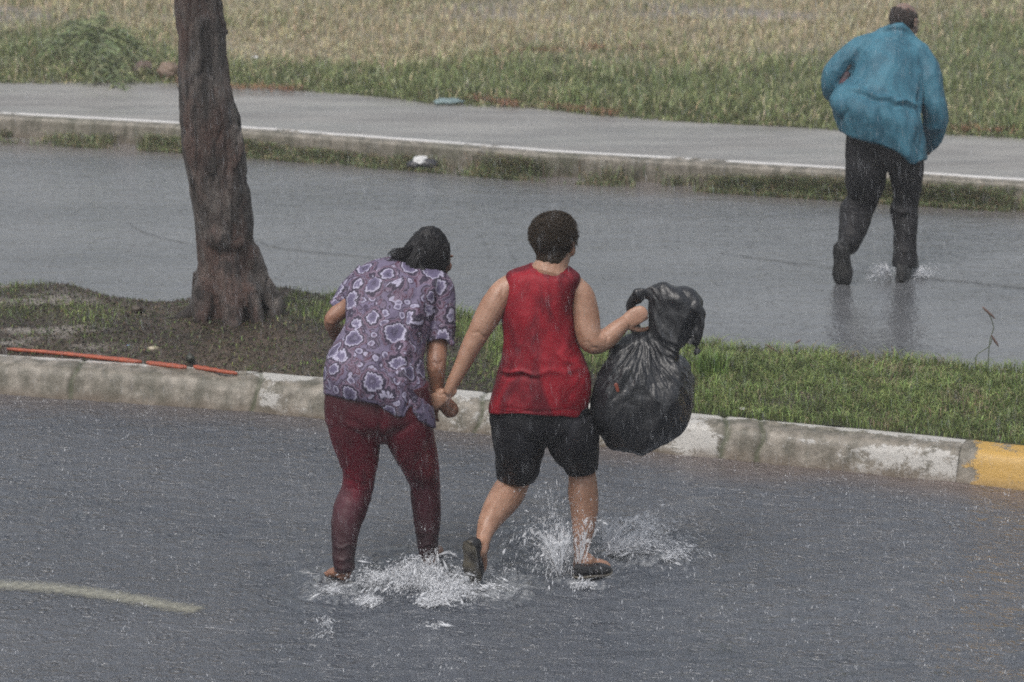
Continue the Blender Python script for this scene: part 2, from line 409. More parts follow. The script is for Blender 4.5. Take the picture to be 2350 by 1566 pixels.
# kerb
def sweep(name, base, prof, mat, step=.02, amp=.004, seed=1, cols=None, kind='structure', ends=None):
    A, q = resample(base, step)
    if ends: k = (A[:, 0] >= ends[0]) & (A[:, 0] <= ends[1]); A = A[k]; q = q[k]
    T = np.gradient(A, axis=0); T /= np.linalg.norm(T, axis=1)[:, None]; Nn = np.stack([-T[:, 1], T[:, 0], T[:, 2]*0], 1)
    Nn *= np.sign(Nn[:, 1])[:, None]
    pr, qs = resample(np.array([(a, b, 0) for a, b in prof], float), .012); pr = pr[:, :2]
    V = (A[:, None, :] + Nn[:, None, :]*pr[None, :, 0:1]); V[:, :, 2] = pr[None, :, 1]
    ni, nj = V.shape[:2]; U = np.repeat(q, nj); Vv = np.tile(qs/qs[-1], ni); v = V.reshape(-1, 3)
    jit = amp*noise(v, 7, seed, 4); v = v + np.stack([jit*0, -jit, jit*.8], 1)
    idx = np.arange(ni*nj).reshape(ni, nj)
    f = np.stack([idx[:-1, :-1].ravel(), idx[1:, :-1].ravel(), idx[1:, 1:].ravel(), idx[:-1, 1:].ravel()], 1).tolist()
    f.append(tuple(idx[0, ::-1])); f.append(tuple(idx[-1, :]))
    me = bpy.data.meshes.new(name)
    if cols: v, c = cols(v, U, Vv)
    me.from_pydata(v.tolist(), [], f)
    uv = me.uv_layers.new(name='UVMap'); li = np.array([l.vertex_index for l in me.loops])
    uv.data.foreach_set('uv', np.stack([U[li], Vv[li]], 1).ravel())
    if cols: attr_col(me, c)
    o = mesh_obj(name, me, mat); tag(o, kind=kind); return o
KPROF = [(-.012, -.05), (0, .0), (.035, .10), (.05, .128), (.075, .145), (.11, .15), (.20, .152), (.225, .145), (.235, -.05)]
def kjoint(px): return G(px, np.interp(px, [0, 560, 1100, 1530, 2100, 2350], [905, 945, 996, 1042, 1098, 1126]))[0]
JX = [kjoint(x) for x in (-300, 170, 585, 1100, 1662, 1745, 2195)]
def kcols(v, U, Vv):
    x, y = proj(v); c = np.zeros((len(v), 3))
    amt = np.interp(x, [0, 250, 560, 600, 700, 1100, 1500, 1620, 1700, 1900, 2195, 2350], [.28, .28, .12, .50, .30, .40, .46, .68, .22, .42, .62, .30])
    top = sstep(.40, .62, Vv); amt = amt + .35*top - .25*sstep(.30, .42, Vv)*sstep(.62, .5, Vv)*(x > 1600)
    amt = np.where(x < 590, amt - .25*(1-top), amt)
    c[:, 0] = np.clip(amt, 0, 1.2)
    c[:, 1] = sstep(.20, .06, Vv + .06*noise(v, 12, 8, 3))*.75
    dz = np.zeros(len(v))
    for j in JX[:-1]:
        jj = j+.03*noise(v, 8, 6, 2); d = np.abs(v[:, 0]-jj-(v[:, 2]-.08)*.25)
        w = .010 if j != JX[4] else .014
        dz += .012*np.exp(-(d/w)**2); c[:, 2] = np.maximum(c[:, 2], .9*np.exp(-(d/(w*.9))**2))
    chip = np.clip(noise(v, 5, 31, 3)-.35, 0, 1)*.03; v = v.copy(); v[:, 1] += (dz+chip)*.9; v[:, 2] -= (dz+chip)*sstep(.05, .12, v[:, 2])
    return v, c
sweep('kerb', K_base, KPROF, M_kw, step=.012, amp=.007, cols=kcols, ends=(-14, JX[-1]))
def ycols(v, U, Vv):
    x, y = proj(v); c = np.zeros((len(v), 3)); e = v[:, 0]-JX[-1]
    c[:, 0] = np.clip(.08+.72*sstep(.03, .14, e+.08*noise(v, 10, 3, 2)), 0, 1)-.3*np.exp(-((e-.22)/.09)**2)*sstep(.3, .45, Vv)
    c[:, 1] = sstep(.20, .05, Vv)*.6
    v = v.copy(); k = np.clip(1-e/.10, 0, 1)**2; v[:, 1] += .004*k; v[:, 2] -= .006*k*sstep(.0, .15, v[:, 2])
    return v, c
sweep('kerb', K_base, KPROF, M_ky, step=.012, amp=.004, seed=4, cols=ycols, ends=(JX[-1]-.012, 14))
# far kerb and pavement
def fcols(v, U, Vv):
    c = np.zeros((len(v), 3)); c[:, 0] = np.where(Vv > .5, .88, -.2) + np.where(Vv > .5, .9, .15)*noise(v*[1, 2, 2], 2.2, 3, 4); c[:, 1] = sstep(.25, .05, Vv)*.5
    c[:, 2] = .25*sstep(0, .4, noise(v, 2.5, 12, 3))*(Vv < .5); return v, c
sweep('kerb', F_base, [(-.01, -.05), (0, 0), (.02, .128), (.03, .145), (.14, .160), (.15, .155), (.15, -.05)], M_kf, step=.04, amp=.004, seed=7, cols=fcols)
def band(name, A, B, z, mat, step=.08, nt_=24, amp=.003, cols=None, zf=None):
    xs = np.arange(-14, 14, step); ya = yline(A, xs); yb = yline(B, xs); V = []
    for t in np.linspace(0, 1, nt_): V.append(np.stack([xs, ya*(1-t)+yb*t, np.full(len(xs), z)], 1))
    v = np.vstack(V); T = np.repeat(np.linspace(0, 1, nt_), len(xs)); v[:, 2] += amp*noise(v, 3, 5, 4)
    if zf is not None: v[:, 2] += zf(v, T)
    idx = np.arange(len(v)).reshape(nt_, len(xs))
    f = np.stack([idx[:-1, :-1].ravel(), idx[:-1, 1:].ravel(), idx[1:, 1:].ravel(), idx[1:, :-1].ravel()], 1)
    me = bpy.data.meshes.new(name); me.from_pydata(v.tolist(), [], f.tolist())
    if cols is not None: attr_col(me, cols(v, T))
    return tag(mesh_obj(name, me, mat), kind='structure')
off = lambda A, d: A+np.array([0, d, 0])
band('pavement', off(F_base, .152), off(F_edge, .15), .15, M_walk)

# median
def med_h(x, T):   # extra height of the median soil
    px = W0/2 + x/15.0*F*1.0
    m = .045*np.exp(-((px-60)/150)**2)*sstep(.35, .9, T) + .03*np.exp(-((px-560)/200)**2)*sstep(.2, .9, T) - .03*np.exp(-((px-300)/110)**2)*sstep(.5, 1, T)
    return m
K_back = off(K_base, .232)
def med_z(v, T): return (.0+.03*T*(1-T)*4) + med_h(v[:, 0], T) + .018*noise(v, 5, 2, 3) - .20*sstep(.93, 1.0, T)
def med_green(x, y, T, v):
    px = W0/2 + x/y*F*.985
    g = .9*sstep(1350, 1560, px) + sstep(560, 700, px)*(1-sstep(1150, 1500, px))*sstep(.35, .75, T)*.9 + .5*sstep(1050, 1150, px)*sstep(.2, .5, T)
    g = g*np.where(px < 1100, .75, 1.0) + 1.0*noise(v, 1.9, 21, 3) - .05 + .25*sstep(.5, 0, T)*(px > 1500)
    return np.clip(g, 0, 1)
def med_c(v, T):
    g = med_green(v[:, 0], v[:, 1], T, v)[:, None]; px = (W0/2 + v[:, 0]/v[:, 1]*F*.985)
    dirt = np.array([.048, .036, .027])*(.75+.9*sstep(-.3, .3, noise(v, 1.8, 77, 3)))[:, None]; c = dirt*(1-g)+np.array([.045, .052, .025])*g
    sand = (sstep(320, 120, px)*sstep(.02, .28, noise(v*[1, 2.2, 1], 2.6, 40, 3)))[:, None]
    c = c*(1-sand)+np.array([.20, .18, .16])*sand
    return c
band('median', K_back, M_far, .142, M_earth, step=.03, nt_=70, cols=med_c, zf=med_z)
def med_point(n, xlo=-4.3, xhi=4.3):
    x = RNG.uniform(xlo, xhi, n); T = RNG.uniform(0, .96, n); ya = yline(K_back, x); yb = yline(M_far, x)
    v = np.stack([x, ya*(1-T)+yb*T, np.full(n, .142)], 1); v[:, 2] += med_z(v, T); return v, T
# field
FX = off(F_edge, .15)
def field_c(v, T=None):
    px, py = proj(np.stack([v[:, 0], v[:, 1], np.full(len(v), .15)], 1)); return field_mix(px, py, v)
E_X, E_Y = [0, 400, 560, 800, 1000, 1180, 1600, 1900, 2350], [195, 195, 205, 222, 245, 252, 290, 304, 326]
def field_g(px, py, v):
    e = np.interp(px, E_X, E_Y); d = e-py
    reach = np.interp(px, [-300, 0, 380, 560, 900, 1200, 1700, 2000, 2350], [120, 115, 95, 60, 85, 150, 150, 190, 260])
    g = sstep(1.30, .55, d/reach) + .55*noise(v, .6, 51, 3)+.2*noise(v, 3, 52, 2)
    g += .45*np.exp(-((px-2250)/220)**2-((py-60)/70)**2) + .5*np.exp(-((px-620)/120)**2-((py-50)/22)**2) + .3*np.exp(-((px-100)/260)**2-((py-60)/60)**2)
    return np.clip(g, 0, 1)
def field_mix(px, py, v):
    g = field_g(px, py, v)[:, None]; s = sstep(.05, .35, noise(v*[1, 1.8, 1], .55, 61, 3))[:, None]
    dry = np.array([.30, .26, .17])*(1-s)+np.array([.27, .24, .21])*s
    return dry*.8*(1-g)+np.array([.085, .095, .045])*g
def field_z(v, T): return .05*noise(v, .5, 8, 3)*sstep(0, .05, T)
FB = FX.copy(); FB[:, 1] = 46
band('field', FX, FB, .155, M_earth, step=.12, nt_=160, cols=field_c, zf=field_z)

# ------------------------------------------------------------------ grass blades
def blades(name, base, h, wid, lean, cols, label, cat='grass', seed=1):
    n = len(base); r = np.random.default_rng(seed); a = r.uniform(0, 2*math.pi, n); d = np.stack([np.cos(a), np.sin(a)], 1)
    s = np.stack([-d[:, 1], d[:, 0]], 1); ln = lean*h*r.uniform(.2, 1.3, n)
    V = np.zeros((n, 5, 3)); V[:, :, :] = base[:, None, :]
    V[:, 0, :2] -= s*wid[:, None]/2; V[:, 1, :2] += s*wid[:, None]/2
    V[:, 0, 2] -= .01; V[:, 1, 2] -= .01
    mid = base[:, :2]+d*(ln*.3)[:, None]
    V[:, 2, :2] = mid+s*wid[:, None]*.42; V[:, 3, :2] = mid-s*wid[:, None]*.42; V[:, 2, 2] += h*.6; V[:, 3, 2] += h*.6
    V[:, 4, :2] = base[:, :2]+d*ln[:, None]; V[:, 4, 2] += h*np.clip(1.08-lean*.3, .3, 1)
    v = V.reshape(-1, 3); k = np.arange(n)*5
    me = bpy.data.meshes.new(name)
    me.vertices.add(n*5); me.vertices.foreach_set('co', v.ravel())
    loops = np.stack([k, k+1, k+2, k+3, k+3, k+2, k+4], 1).ravel(); me.loops.add(n*7); me.loops.foreach_set('vertex_index', loops)
    st = np.stack([np.arange(n)*7, np.arange(n)*7+4], 1).ravel(); me.polygons.add(n*2); me.polygons.foreach_set('loop_start', st)
    me.update(calc_edges=True); me.validate()
    attr_col(me, np.repeat(cols, 5, axis=0))
    o = mesh_obj(name, me, M_blade, smooth=False); return tag(o, label, cat, kind='stuff')
def tint(c, n, r, v=.35):
    return np.clip(np.asarray(c)*(1+v*r.uniform(-1, 1, (n, 1)))*(1+.12*r.uniform(-1, 1, (n, 3))), 0, 1)
r = np.random.default_rng(3)
v, T = med_point(110000); g = med_green(v[:, 0], v[:, 1], T, v); k = r.uniform(0, 1, len(v)) < .04+.96*g**1.6; v = v[k]; T = T[k]; g = g[k]; n = len(v)
clump = .5+.5*noise(v, 6, 71, 3); h = (.018+.045*clump*g)*r.uniform(.5, 1.5, n)*(1+.7*sstep(.8, .96, T))
green = np.array([.20, .26, .085])*(.65+.7*clump[:, None]); dry = np.array([.27, .23, .14])
q = (r.uniform(0, 1, n) < .10+.35*sstep(.15, .4, noise(v, 2.2, 72, 3)))[:, None]
blades('grass', v, h, r.uniform(.003, .006, n), 1.0, tint(np.where(q, dry, green), n, r), 'fresh green grass growing on the median behind the worn kerb', seed=2)
# dead litter and twigs on the bare soil
v, T = med_point(34000); g = med_green(v[:, 0], v[:, 1], T, v); px = W0/2+v[:, 0]/v[:, 1]*F*.985; k = (g < .55) & (px < 1500); v = v[k]; n = len(v)
c = np.where((r.uniform(0, 1, n) < .3)[:, None], [.09, .115, .045], np.where((r.uniform(0, 1, n) < .30)[:, None], [.13, .095, .06], [.042, .030, .023]))
blades('leaf_litter', v, r.uniform(.004, .022, n), r.uniform(.004, .011, n), 3.0, tint(c, n, r), 'dark dead leaves and twigs littering the bare soil under the tree', 'leaf litter', seed=5)
# weeds along the far gutter
def weeds(n, A, d0, d1, hgt, seed, dens=0.0):
    r = np.random.default_rng(seed); x = r.uniform(-5.5, 5.5, n); d = r.uniform(d0, d1, n)
    v = np.stack([x, yline(A, x)+d, np.zeros(n)], 1); px, _ = proj(v)
    w = np.interp(px, [-200, 100, 330, 420, 560, 700, 900, 1040, 1150, 1500, 1560, 1760, 1900, 2200, 2350], [.2, .35, .65, .55, .8, .45, .4, .95, .95, .95, .45, .7, .85, .9, .95])
    k = r.uniform(0, 1, n) < w*sstep(-.35, .25, noise(v, 2.6, seed, 3)+dens); return v[k], px[k], w[k]
v, px, w = weeds(110000, F_base, -.24, .05, 1, 81); n = len(v)
sl_ = sstep(-.22, .0, v[:, 1]-yline(F_base, v[:, 0])); h = (.03+.125*sl_*w)*r.uniform(.4, 1.4, n)
c = np.where((r.uniform(0, 1, n) < .34)[:, None], [.30, .24, .15], [.19, .235, .11])
blades('weeds', v, h, r.uniform(.004, .008, n), 1.1, tint(c, n, r), 'patchy green and brown weeds growing along the far gutter', 'weeds', seed=6)
# field grass
n = 210000; x = r.uniform(-8, 8, n); y0 = yline(FX, x); y = y0 - .06 + (r.uniform(0, 1, n)**1.5)*10.5; v = np.stack([x, y, np.full(n, .155)], 1)
v[:, 1] += .10*noise(v, 2.5, 90, 3)
px, py = proj(v); g = field_g(px, py, v); clump = .5+.5*noise(v, 1.8, 91, 4)
s = sstep(.05, .35, noise(v*[1, 1.8, 1], .55, 61, 3)); k = r.uniform(0, 1, n) < (.35+.65*clump)*(1-.6*s*(1-g)); v, g, clump, px, py = v[k], g[k], clump[k], px[k], py[k]; n = len(v)
h = (.03+.07*g*clump+.035*clump)*r.uniform(.5, 1.5, n)*np.where(px < 400, 1.3, 1)*sstep(-.1, .35, v[:, 1]-yline(FX, v[:, 0])+.05)
q = (r.uniform(0, 1, n) < g*.9)[:, None]
c = np.where(q, np.array([.20, .235, .10])*(.7+.7*clump[:, None]), np.where((r.uniform(0, 1, n) < .25)[:, None], [.26, .25, .14], [.52, .46, .30]))
blades('field_grass', v, h+.01, r.uniform(.006, .012, n), .9, tint(c, n, r, .25), 'long green and straw coloured grass covering the open field', seed=7)
# rusty straw lying at the edge of the field
rs = []
for x0, y0, x1, y1, k in ((1070, 222, 1190, 240, 260), (1250, 240, 1420, 262, 150), (520, 200, 700, 205, 200), (2180, 294, 2330, 300, 160), (1130, 120, 1480, 108, 260), (1330, 100, 1400, 112, 90), (400, 178, 420, 195, 60)):
    t = r.uniform(0, 1, k); rs.append(np.array([G(x0+(x1-x0)*a, y0+(y1-y0)*a+r.normal(0, 3.5), .17) for a in t]))
v = np.vstack(rs); n = len(v)
blades('straw', v, r.uniform(.02, .05, n), r.uniform(.004, .009, n), 2.6, tint((.27, .15, .085), n, r, .3), 'rusty orange dead straw lying at the edge of the field', 'straw', seed=8)

# ------------------------------------------------------------------ tree
M_bark, nt, b = new_mat('wet_bark'); g = N(nt)
base = g.ramp(g.noise(g.pos((1, 1, .35)), 9, 6, .68, .8), [(.34, (.022, .017, .015)), (.5, (.078, .064, .058)), (.66, (.19, .165, .15))])
red = g.ramp(g.noise(g.pos((1, 1, .6)), 4.5, 4, .6), [(.46, 0.), (.60, .65)])
base = g.mix(red, base, (.115, .060, .046))
base = g.mix(g.ramp(g.noise(g.pos(), 22, 4, .7), [(.6, 0.), (.72, .5)]), base, (.22, .20, .18))
base = g.mix(g.ramp(g.noise(g.pos((1, 1, .16)), 16, 4, .6), [(.52, 0.), (.64, .8)]), base, (.016, .013, .012))
g.l(base, b.inputs['Base Color']); b.inputs['Roughness'].default_value = .5
g.l(g.bump(g.noise(g.pos((1, 1, .3)), 38, 8, .78, .3), .030, 1.0), b.inputs['Normal'])
TY = 15.15
tree = root('tree', 'leaning dark wet tree trunk with reddish bark rooted in the median', 'tree')
mb = MB()
prof = [(-900, 404, 516), (-450, 400, 520), (-120, 397, 514), (0, 398, 511), (77, 404, 518), (153, 406, 526), (230, 409, 541), (286, 412, 552), (347, 421, 562), (419, 434, 569), (511, 447, 582), (613, 452, 583), (660, 450, 592), (700, 446, 604), (740, 442, 602), (790, 436, 606)]
ptube(mb, TY, [((a+c)/2, y, 0, (c-a)/2) for y, a, c in prof], n=40, sub=4)
for rows in ([(560, 585, 0, 40), (590, 640, -.03, 30), (615, 676, -.05, 26), (628, 705, -.08, 22), (632, 750, -.1, 14)],
             [(570, 610, .05, 30), (600, 668, .08, 24), (634, 700, .1, 18), (660, 730, .1, 10)],
             [(520, 600, -.12, 26), (528, 680, -.17, 30), (534, 735, -.24, 26), (538, 775, -.30, 16), (540, 800, -.34, 8)],
             [(560, 640, -.10, 24), (585, 700, -.17, 20), (596, 760, -.2, 16)],
             [(480, 640, -.05, 40), (460, 700, -.08, 26), (430, 722, -.10, 16), (390, 735, -.12, 9), (340, 748, -.12, 5)],
             [(470, 660, -.12, 26), (462, 720, -.2, 22), (452, 770, -.25, 12)]):
    ptube(mb, TY, rows, n=16)
for rows in ([(540, 300, -.10, 16), (548, 345, -.13, 13), (540, 380, -.12, 10)], [(500, 545, -.12, 30), (545, 560, -.11, 20)], [(512, 55, -.02, 8), (516, 75, -.02, 8)]):
    ptube(mb, TY, rows, n=10)
me = fuse(mb, .009, 3)
def bark(v, n):
    q = v*[1, 1, .25]; a = np.abs(noise(q, 14, 5, 4)); return -.010*np.exp(-(a/.08)**2) + .010*noise(v*[1, 1, .6], 13, 6, 4) + .008*noise(v, 3.5, 9, 2) + .007*noise(v*[1, 1, .5], 30, 16, 2)
displace(me, bark)
trunk = mesh_obj('trunk', me, M_bark, tree)
top = P(460, -900, TY); crm = MB(); cp = []
rr = random.Random(5); limbs = MB()
for i in range(9):
    a = i*2.4; L = rr.uniform(1.1, 2.0); e = top + np.array([math.cos(a)*L, math.sin(a)*L, rr.uniform(.7, 1.9)]); m = (top+e)/2+np.array([0, 0, .25])
    tube(limbs, [top-[0, 0, .25], m, e], [.075, .045, .015], n=8); cp += [e, m*.35+e*.65]
mesh_obj('limb', limbs, M_bark, trunk)
r = np.random.default_rng(9); c0 = np.array(cp)[r.integers(0, len(cp), 9000)] + r.normal(0, .38, (9000, 3))*[1, 1, .6]
u = r.normal(0, 1, (9000, 3)); u /= np.linalg.norm(u, axis=1)[:, None]; w_ = np.cross(u, r.normal(0, 1, (9000, 3))); w_ /= np.linalg.norm(w_, axis=1)[:, None]
LV = np.stack([c0-u*.045, c0+w_*.016, c0+u*.045, c0-w_*.016], 1).reshape(-1, 3)
me = bpy.data.meshes.new('crown'); me.from_pydata(LV.tolist(), [], [(4*i, 4*i+1, 4*i+2, 4*i+3) for i in range(9000)])
attr_col(me, np.repeat(tint((.06, .09, .03), 9000, r), 4, axis=0)); mesh_obj('crown', me, M_blade, tree, smooth=False)

# ------------------------------------------------------------------ body parts
def hand(mb, wrist, d, nrm_, side, s=1.0, curl=(60, 70, 50), spread=.0, thumb=(.55, .5), kids=None):
    """d: direction of the fingers, nrm_: palm normal the fingers curl towards, side=+1/-1: thumb side"""
    d = nrm(d); n_ = np.asarray(nrm_, float); n_ = nrm(n_-d*np.dot(n_, d)); t = np.cross(d, n_)*side
    W = np.asarray(wrist)
    tube(mb, [W-d*.02*s, W+d*.02*s, W+d*.055*s, W+d*.088*s], [.026*s, .031*s, .037*s, .036*s], flat=.42, u0=t, n=14)
    for i, (o, L, ra) in enumerate(((.027, .070, .0088), (.009, .078, .0092), (-.010, .072, .0088), (-.027, .058, .0078))):
        p = W+d*(.086-.004*abs(i-1))*s+t*o*s; a = R(curl[0]*.55+4*i); pts = [p-d*.02*s, p]; k = (d, n_)
        for j, f in enumerate((.45, .32, .23)):
            dd = d*math.cos(a)+n_*math.sin(a)+t*(spread*(1.5-i)); p = p+nrm(dd)*L*f*s; pts.append(p); a += R(curl[1] if j == 0 else curl[2])
        tube(mb, pts, [ra*s, ra*1.05*s, ra*s, ra*.92*s, ra*.75*s], n=10, sub=3)
    p = W+d*.025*s+t*.024*s+n_*.006*s; th = [p]
    for f, q in ((.040, .9), (.032, .55), (.026, .15)):
        dd = nrm(d*(1-q*.4)+t*thumb[0]*q*1.6+n_*thumb[1]); p = p+dd*f*s; th.append(p)
    tube(mb, th, [.014*s, .0125*s, .0105*s, .008*s], n=10, sub=3)
def head(mb, c, fwd, up, s=1.0, neck=None):
    """c: skull centre; s=1: head 0.225 m tall"""
    f = nrm(fwd); u = nrm(np.asarray(up)-f*np.dot(up, f)); rt = np.cross(f, u)
    q = lambda a, b, c_: np.asarray(c)+(rt*a+f*b+u*c_)*s
    ell(mb, q(0, -.012, .02), (rt*.074*s, f*.094*s, u*.088*s))
    ell(mb, q(0, .028, -.02), (rt*.060*s, f*.062*s, u*.085*s))
    ell(mb, q(0, .040, -.075), (rt*.044*s, f*.045*s, u*.036*s))
    ell(mb, q(0, .075, -.103), (rt*.020*s, f*.015*s, u*.016*s), 12, 8)
    for sx in (1, -1):
        ell(mb, q(.038*sx, .055, -.038), (rt*.026*s, f*.026*s, u*.028*s), 12, 8)
        ell(mb, q(.030*sx, .082, .014), (rt*.024*s, f*.012*s, u*.008*s), 12, 8)
        ell(mb, q(.083*sx, -.006, -.012), (rt*.010*s, f*.018*s, u*.031*s), 12, 8)
        ell(mb, q(.086*sx, -.012, .004), (rt*.010*s, f*.020*s, u*.015*s), 12, 8)
        ell(mb, q(.010*sx, .100, -.036), (rt*.009*s, f*.010*s, u*.008*s), 10, 6)
    tube(mb, [q(0, .084, .008), q(0, .100, -.015), q(0, .112, -.034)], [.008*s, .009*s, .012*s], n=10)
    ell(mb, q(0, .090, -.062), (rt*.024*s, f*.009*s, u*.006*s), 12, 6); ell(mb, q(0, .088, -.073), (rt*.021*s, f*.009*s, u*.007*s), 12, 6)
    return q, rt, f, u
def eyes(q, rt, f, u, s, parent):
    me_ = simple_eye
    for sx in (1, -1):
        m_ = MB(); ell(m_, q(.030*sx, .076, .0), (rt*.012*s, f*.012*s, u*.012*s), 12, 8)
        ell(m_, q(.030*sx, .0845, .0), (rt*.005*s, f*.005*s, u*.005*s), 8, 6); mesh_obj('eye', m_, me_, parent)
simple_eye = simple('eye', (.12, .08, .06), .15, (.5, .48, .45), 60, 0)
def foot(mb, heel, toe, ankle, s=1.0, up=(0, 0, 1)):
    h, t, a = map(np.asarray, (heel, toe, ankle)); d = nrm(t-h); L = np.linalg.norm(t-h); u = nrm(np.asarray(up)-d*np.dot(up, d)); sd = np.cross(d, u)
    tube(mb, [h+d*.015+u*.03*s, h+d*L*.3+u*.035*s, h+d*L*.62+u*.024*s, h+d*L*.78+u*.017*s], [.030*s, .031*s, .038*s, .038*s], flat=.62, u0=sd, n=16)
    tube(mb, [a, h+d*L*.22+u*.05*s, h+d*L*.4+u*.035*s], [.033*s, .036*s, .030*s], n=14)
    for i in range(5):
        o = (-.030+.0155*i)*s; b0 = h+d*L*(.76-.012*i)+sd*o+u*.012*s; tube(mb, [b0, b0+d*(L*.2-.007*i*s)], [(.012-.001*i)*s, (.009-.0008*i)*s], n=8, flat=.9)
def shoe(parent, mat, sole_mat, heel, toe, up, s=1.0, w=.042, open_=True):
    h, t = map(np.asarray, (heel, toe)); d = nrm(t-h); L = np.linalg.norm(t-h); u = nrm(np.asarray(up)-d*np.dot(up, d)); sd = np.cross(d, u)
    xs = np.linspace(0, 1, 15); wd = w*np.interp(xs, [0, .06, .2, .45, .7, .88, .96, 1], [.25, .6, .74, .72, 1, .86, .55, .15])
    hh = np.interp(xs, [0, .06, .25, .5, .7, .9, 1], [.035, .055, .05, .042, .040, .03, .012])*s
    mb = MB(); V = []
    for x, ww, hi in zip(xs, wd, hh):
        c = h+d*L*x; V += [c-sd*ww*.85, c-sd*ww+u*hi*.35, c-sd*ww*.8+u*hi*.85, c+u*hi*(1 if x > .6 or x < .05 else .75), c+sd*ww*.8+u*hi*.85, c+sd*ww+u*hi*.35, c+sd*ww*.85]
    f = [(i*7+k, (i+1)*7+k, (i+1)*7+(k+1) % 7, i*7+(k+1) % 7) for i in range(14) for k in range(7)]; f += [tuple(range(6, -1, -1)), tuple(14*7+k for k in range(7))]
    mb.add(np.array(V), f); o = mesh_obj('shoe', fuse(mb, .004, 5), mat, parent)
    m2 = MB(); V = []
    for x, ww in zip(xs, wd):
        c = h+d*L*(x*1.03-.015); V += [c-sd*ww*1.05-u*.001, c+sd*ww*1.05-u*.001, c+sd*ww*1.05-u*.010*s, c-sd*ww*1.05-u*.010*s]
    f = [(i*4+k, (i+1)*4+k, (i+1)*4+(k+1) % 4, i*4+(k+1) % 4) for i in range(14) for k in range(4)]; f += [(3, 2, 1, 0), (56, 57, 58, 59)]
    m2.add(np.array(V), f); mesh_obj('sole', m2, sole_mat, o); return o
def strands(name, guides, mat, parent, n=5, seed=1):
    """guides: list of (points, root radius)"""
    mb = MB()
    for pts, ra in guides:
        k = len(pts); tube(mb, pts, [ra*(1-.75*(i/(k-1))**1.5) for i in range(k)], n=n, sub=2, cap=False)
    return mesh_obj(name, mb, mat, parent)
SK1 = skin('skin_tan', (.30, .155, .10), (.20, .095, .06))
SK2 = skin('skin_light', (.40, .235, .165), (.29, .155, .10))
SK3 = skin('skin_man', (.24, .165, .135), (.18, .12, .095))
def hairmat(name, c1, c2, rough):
    m, nt, b = new_mat(name); g = N(nt)
    g.l(g.ramp(g.noise(g.pos(), 120, 3), [(.3, c1), (.7, c2)]), b.inputs['Base Color']); b.inputs['Roughness'].default_value = rough; b.inputs['Specular IOR Level'].default_value = .22
    g.l(g.bump(g.noise(g.pos(), 220, 3), .003, .7), b.inputs['Normal']); return m

# ================================================================== left woman
YA = 11.40
wa = root('person', 'stooping woman in purple patterned blouse and wet maroon leggings, holding hands', 'person')
hc = P(995, 588, YA+.40); fw = nrm((.60, .74, -.38)); upv = (.05, .35, .9)
mb = MB(); q, rt, f, u = head(mb, hc, fw, upv, .90)
ptube(mb, YA, [(985, 610, .37, 34), (965, 640, .32, 28), (945, 675, .27, 30)], n=16)
loft(mb, YA, [(640, 850, 1000, .29, .07), (700, 815, 985, .25, .08), (780, 805, 965, .16, .09), (860, 775, 965, .07, .095), (940, 772, 975, 0, .10), (968, 800, 940, 0, .06)])
armR = [(1004, 672, .26, 24), (1008, 730, .235, 26), (1003, 790, .19, 25), (1001, 840, .12, 23), (1002, 880, .12, 18), (1004, 908, .12, 14)]
ptube(mb, YA, armR, n=16)
ptube(mb, YA, [(830, 668, .25, 26), (792, 705, .24, 22), (762, 733, .22, 18), (768, 758, .27, 18), (785, 785, .34, 16), (815, 815, .42, 12)], n=16)
hand(mb, P(1006, 912, YA+.12), (.55, .18, -.62), (-.1, .9, -.35), -1, .93, (70, 75, 55))
hand(mb, P(818, 818, YA+.43), (.9, .3, -.2), (-.3, .2, -.9), 1, .9, (50, 50, 40))
for rows in ([(812, 945, 0, 44), (815, 1000, 0, 40), (815, 1100, .03, 26), (795, 1200, -.02, 26), (791, 1290, -.05, 15), (791, 1315, -.06, 14)],
             [(930, 945, 0, 44), (940, 1000, .02, 40), (962, 1100, .12, 26), (982, 1190, .12, 22), (984, 1265, .12, 15), (986, 1285, .12, 14)]):
    ptube(mb, YA, rows, n=16)
def wp(px, py, Y): return P(px, py, Y)
foot(mb, G(792, 1342, .002)+[0, .02, 0], G(760, 1318, 0), P(791, 1308, YA-.05), .95)
foot(mb, G(985, 1304, .005), G(1003, 1262, 0), P(986, 1280, YA+.12), .95)
me = fuse(mb, .0036, 2); displace(me, lambda v, n: folds(v, n, [(985, 836, 1015, 832, -.004, 4), (990, 848, 1012, 846, .003, 5), (748, 725, 762, 750, .004, 5), (775, 1326, 812, 1328, -.003, 3), (1000, 905, 1030, 905, -.003, 3), (1020, 940, 1030, 968, -.005, 2.5), (1029, 934, 1040, 962, -.005, 2.5), (1037, 930, 1048, 954, -.005, 2.5), (1012, 945, 1020, 966, -.004, 2.5)])+.0020*noise(v, 14, 3, 3)); bodyA = mesh_obj('body', me, SK1, wa)
eyes(q, rt, f, u, .90, wa)
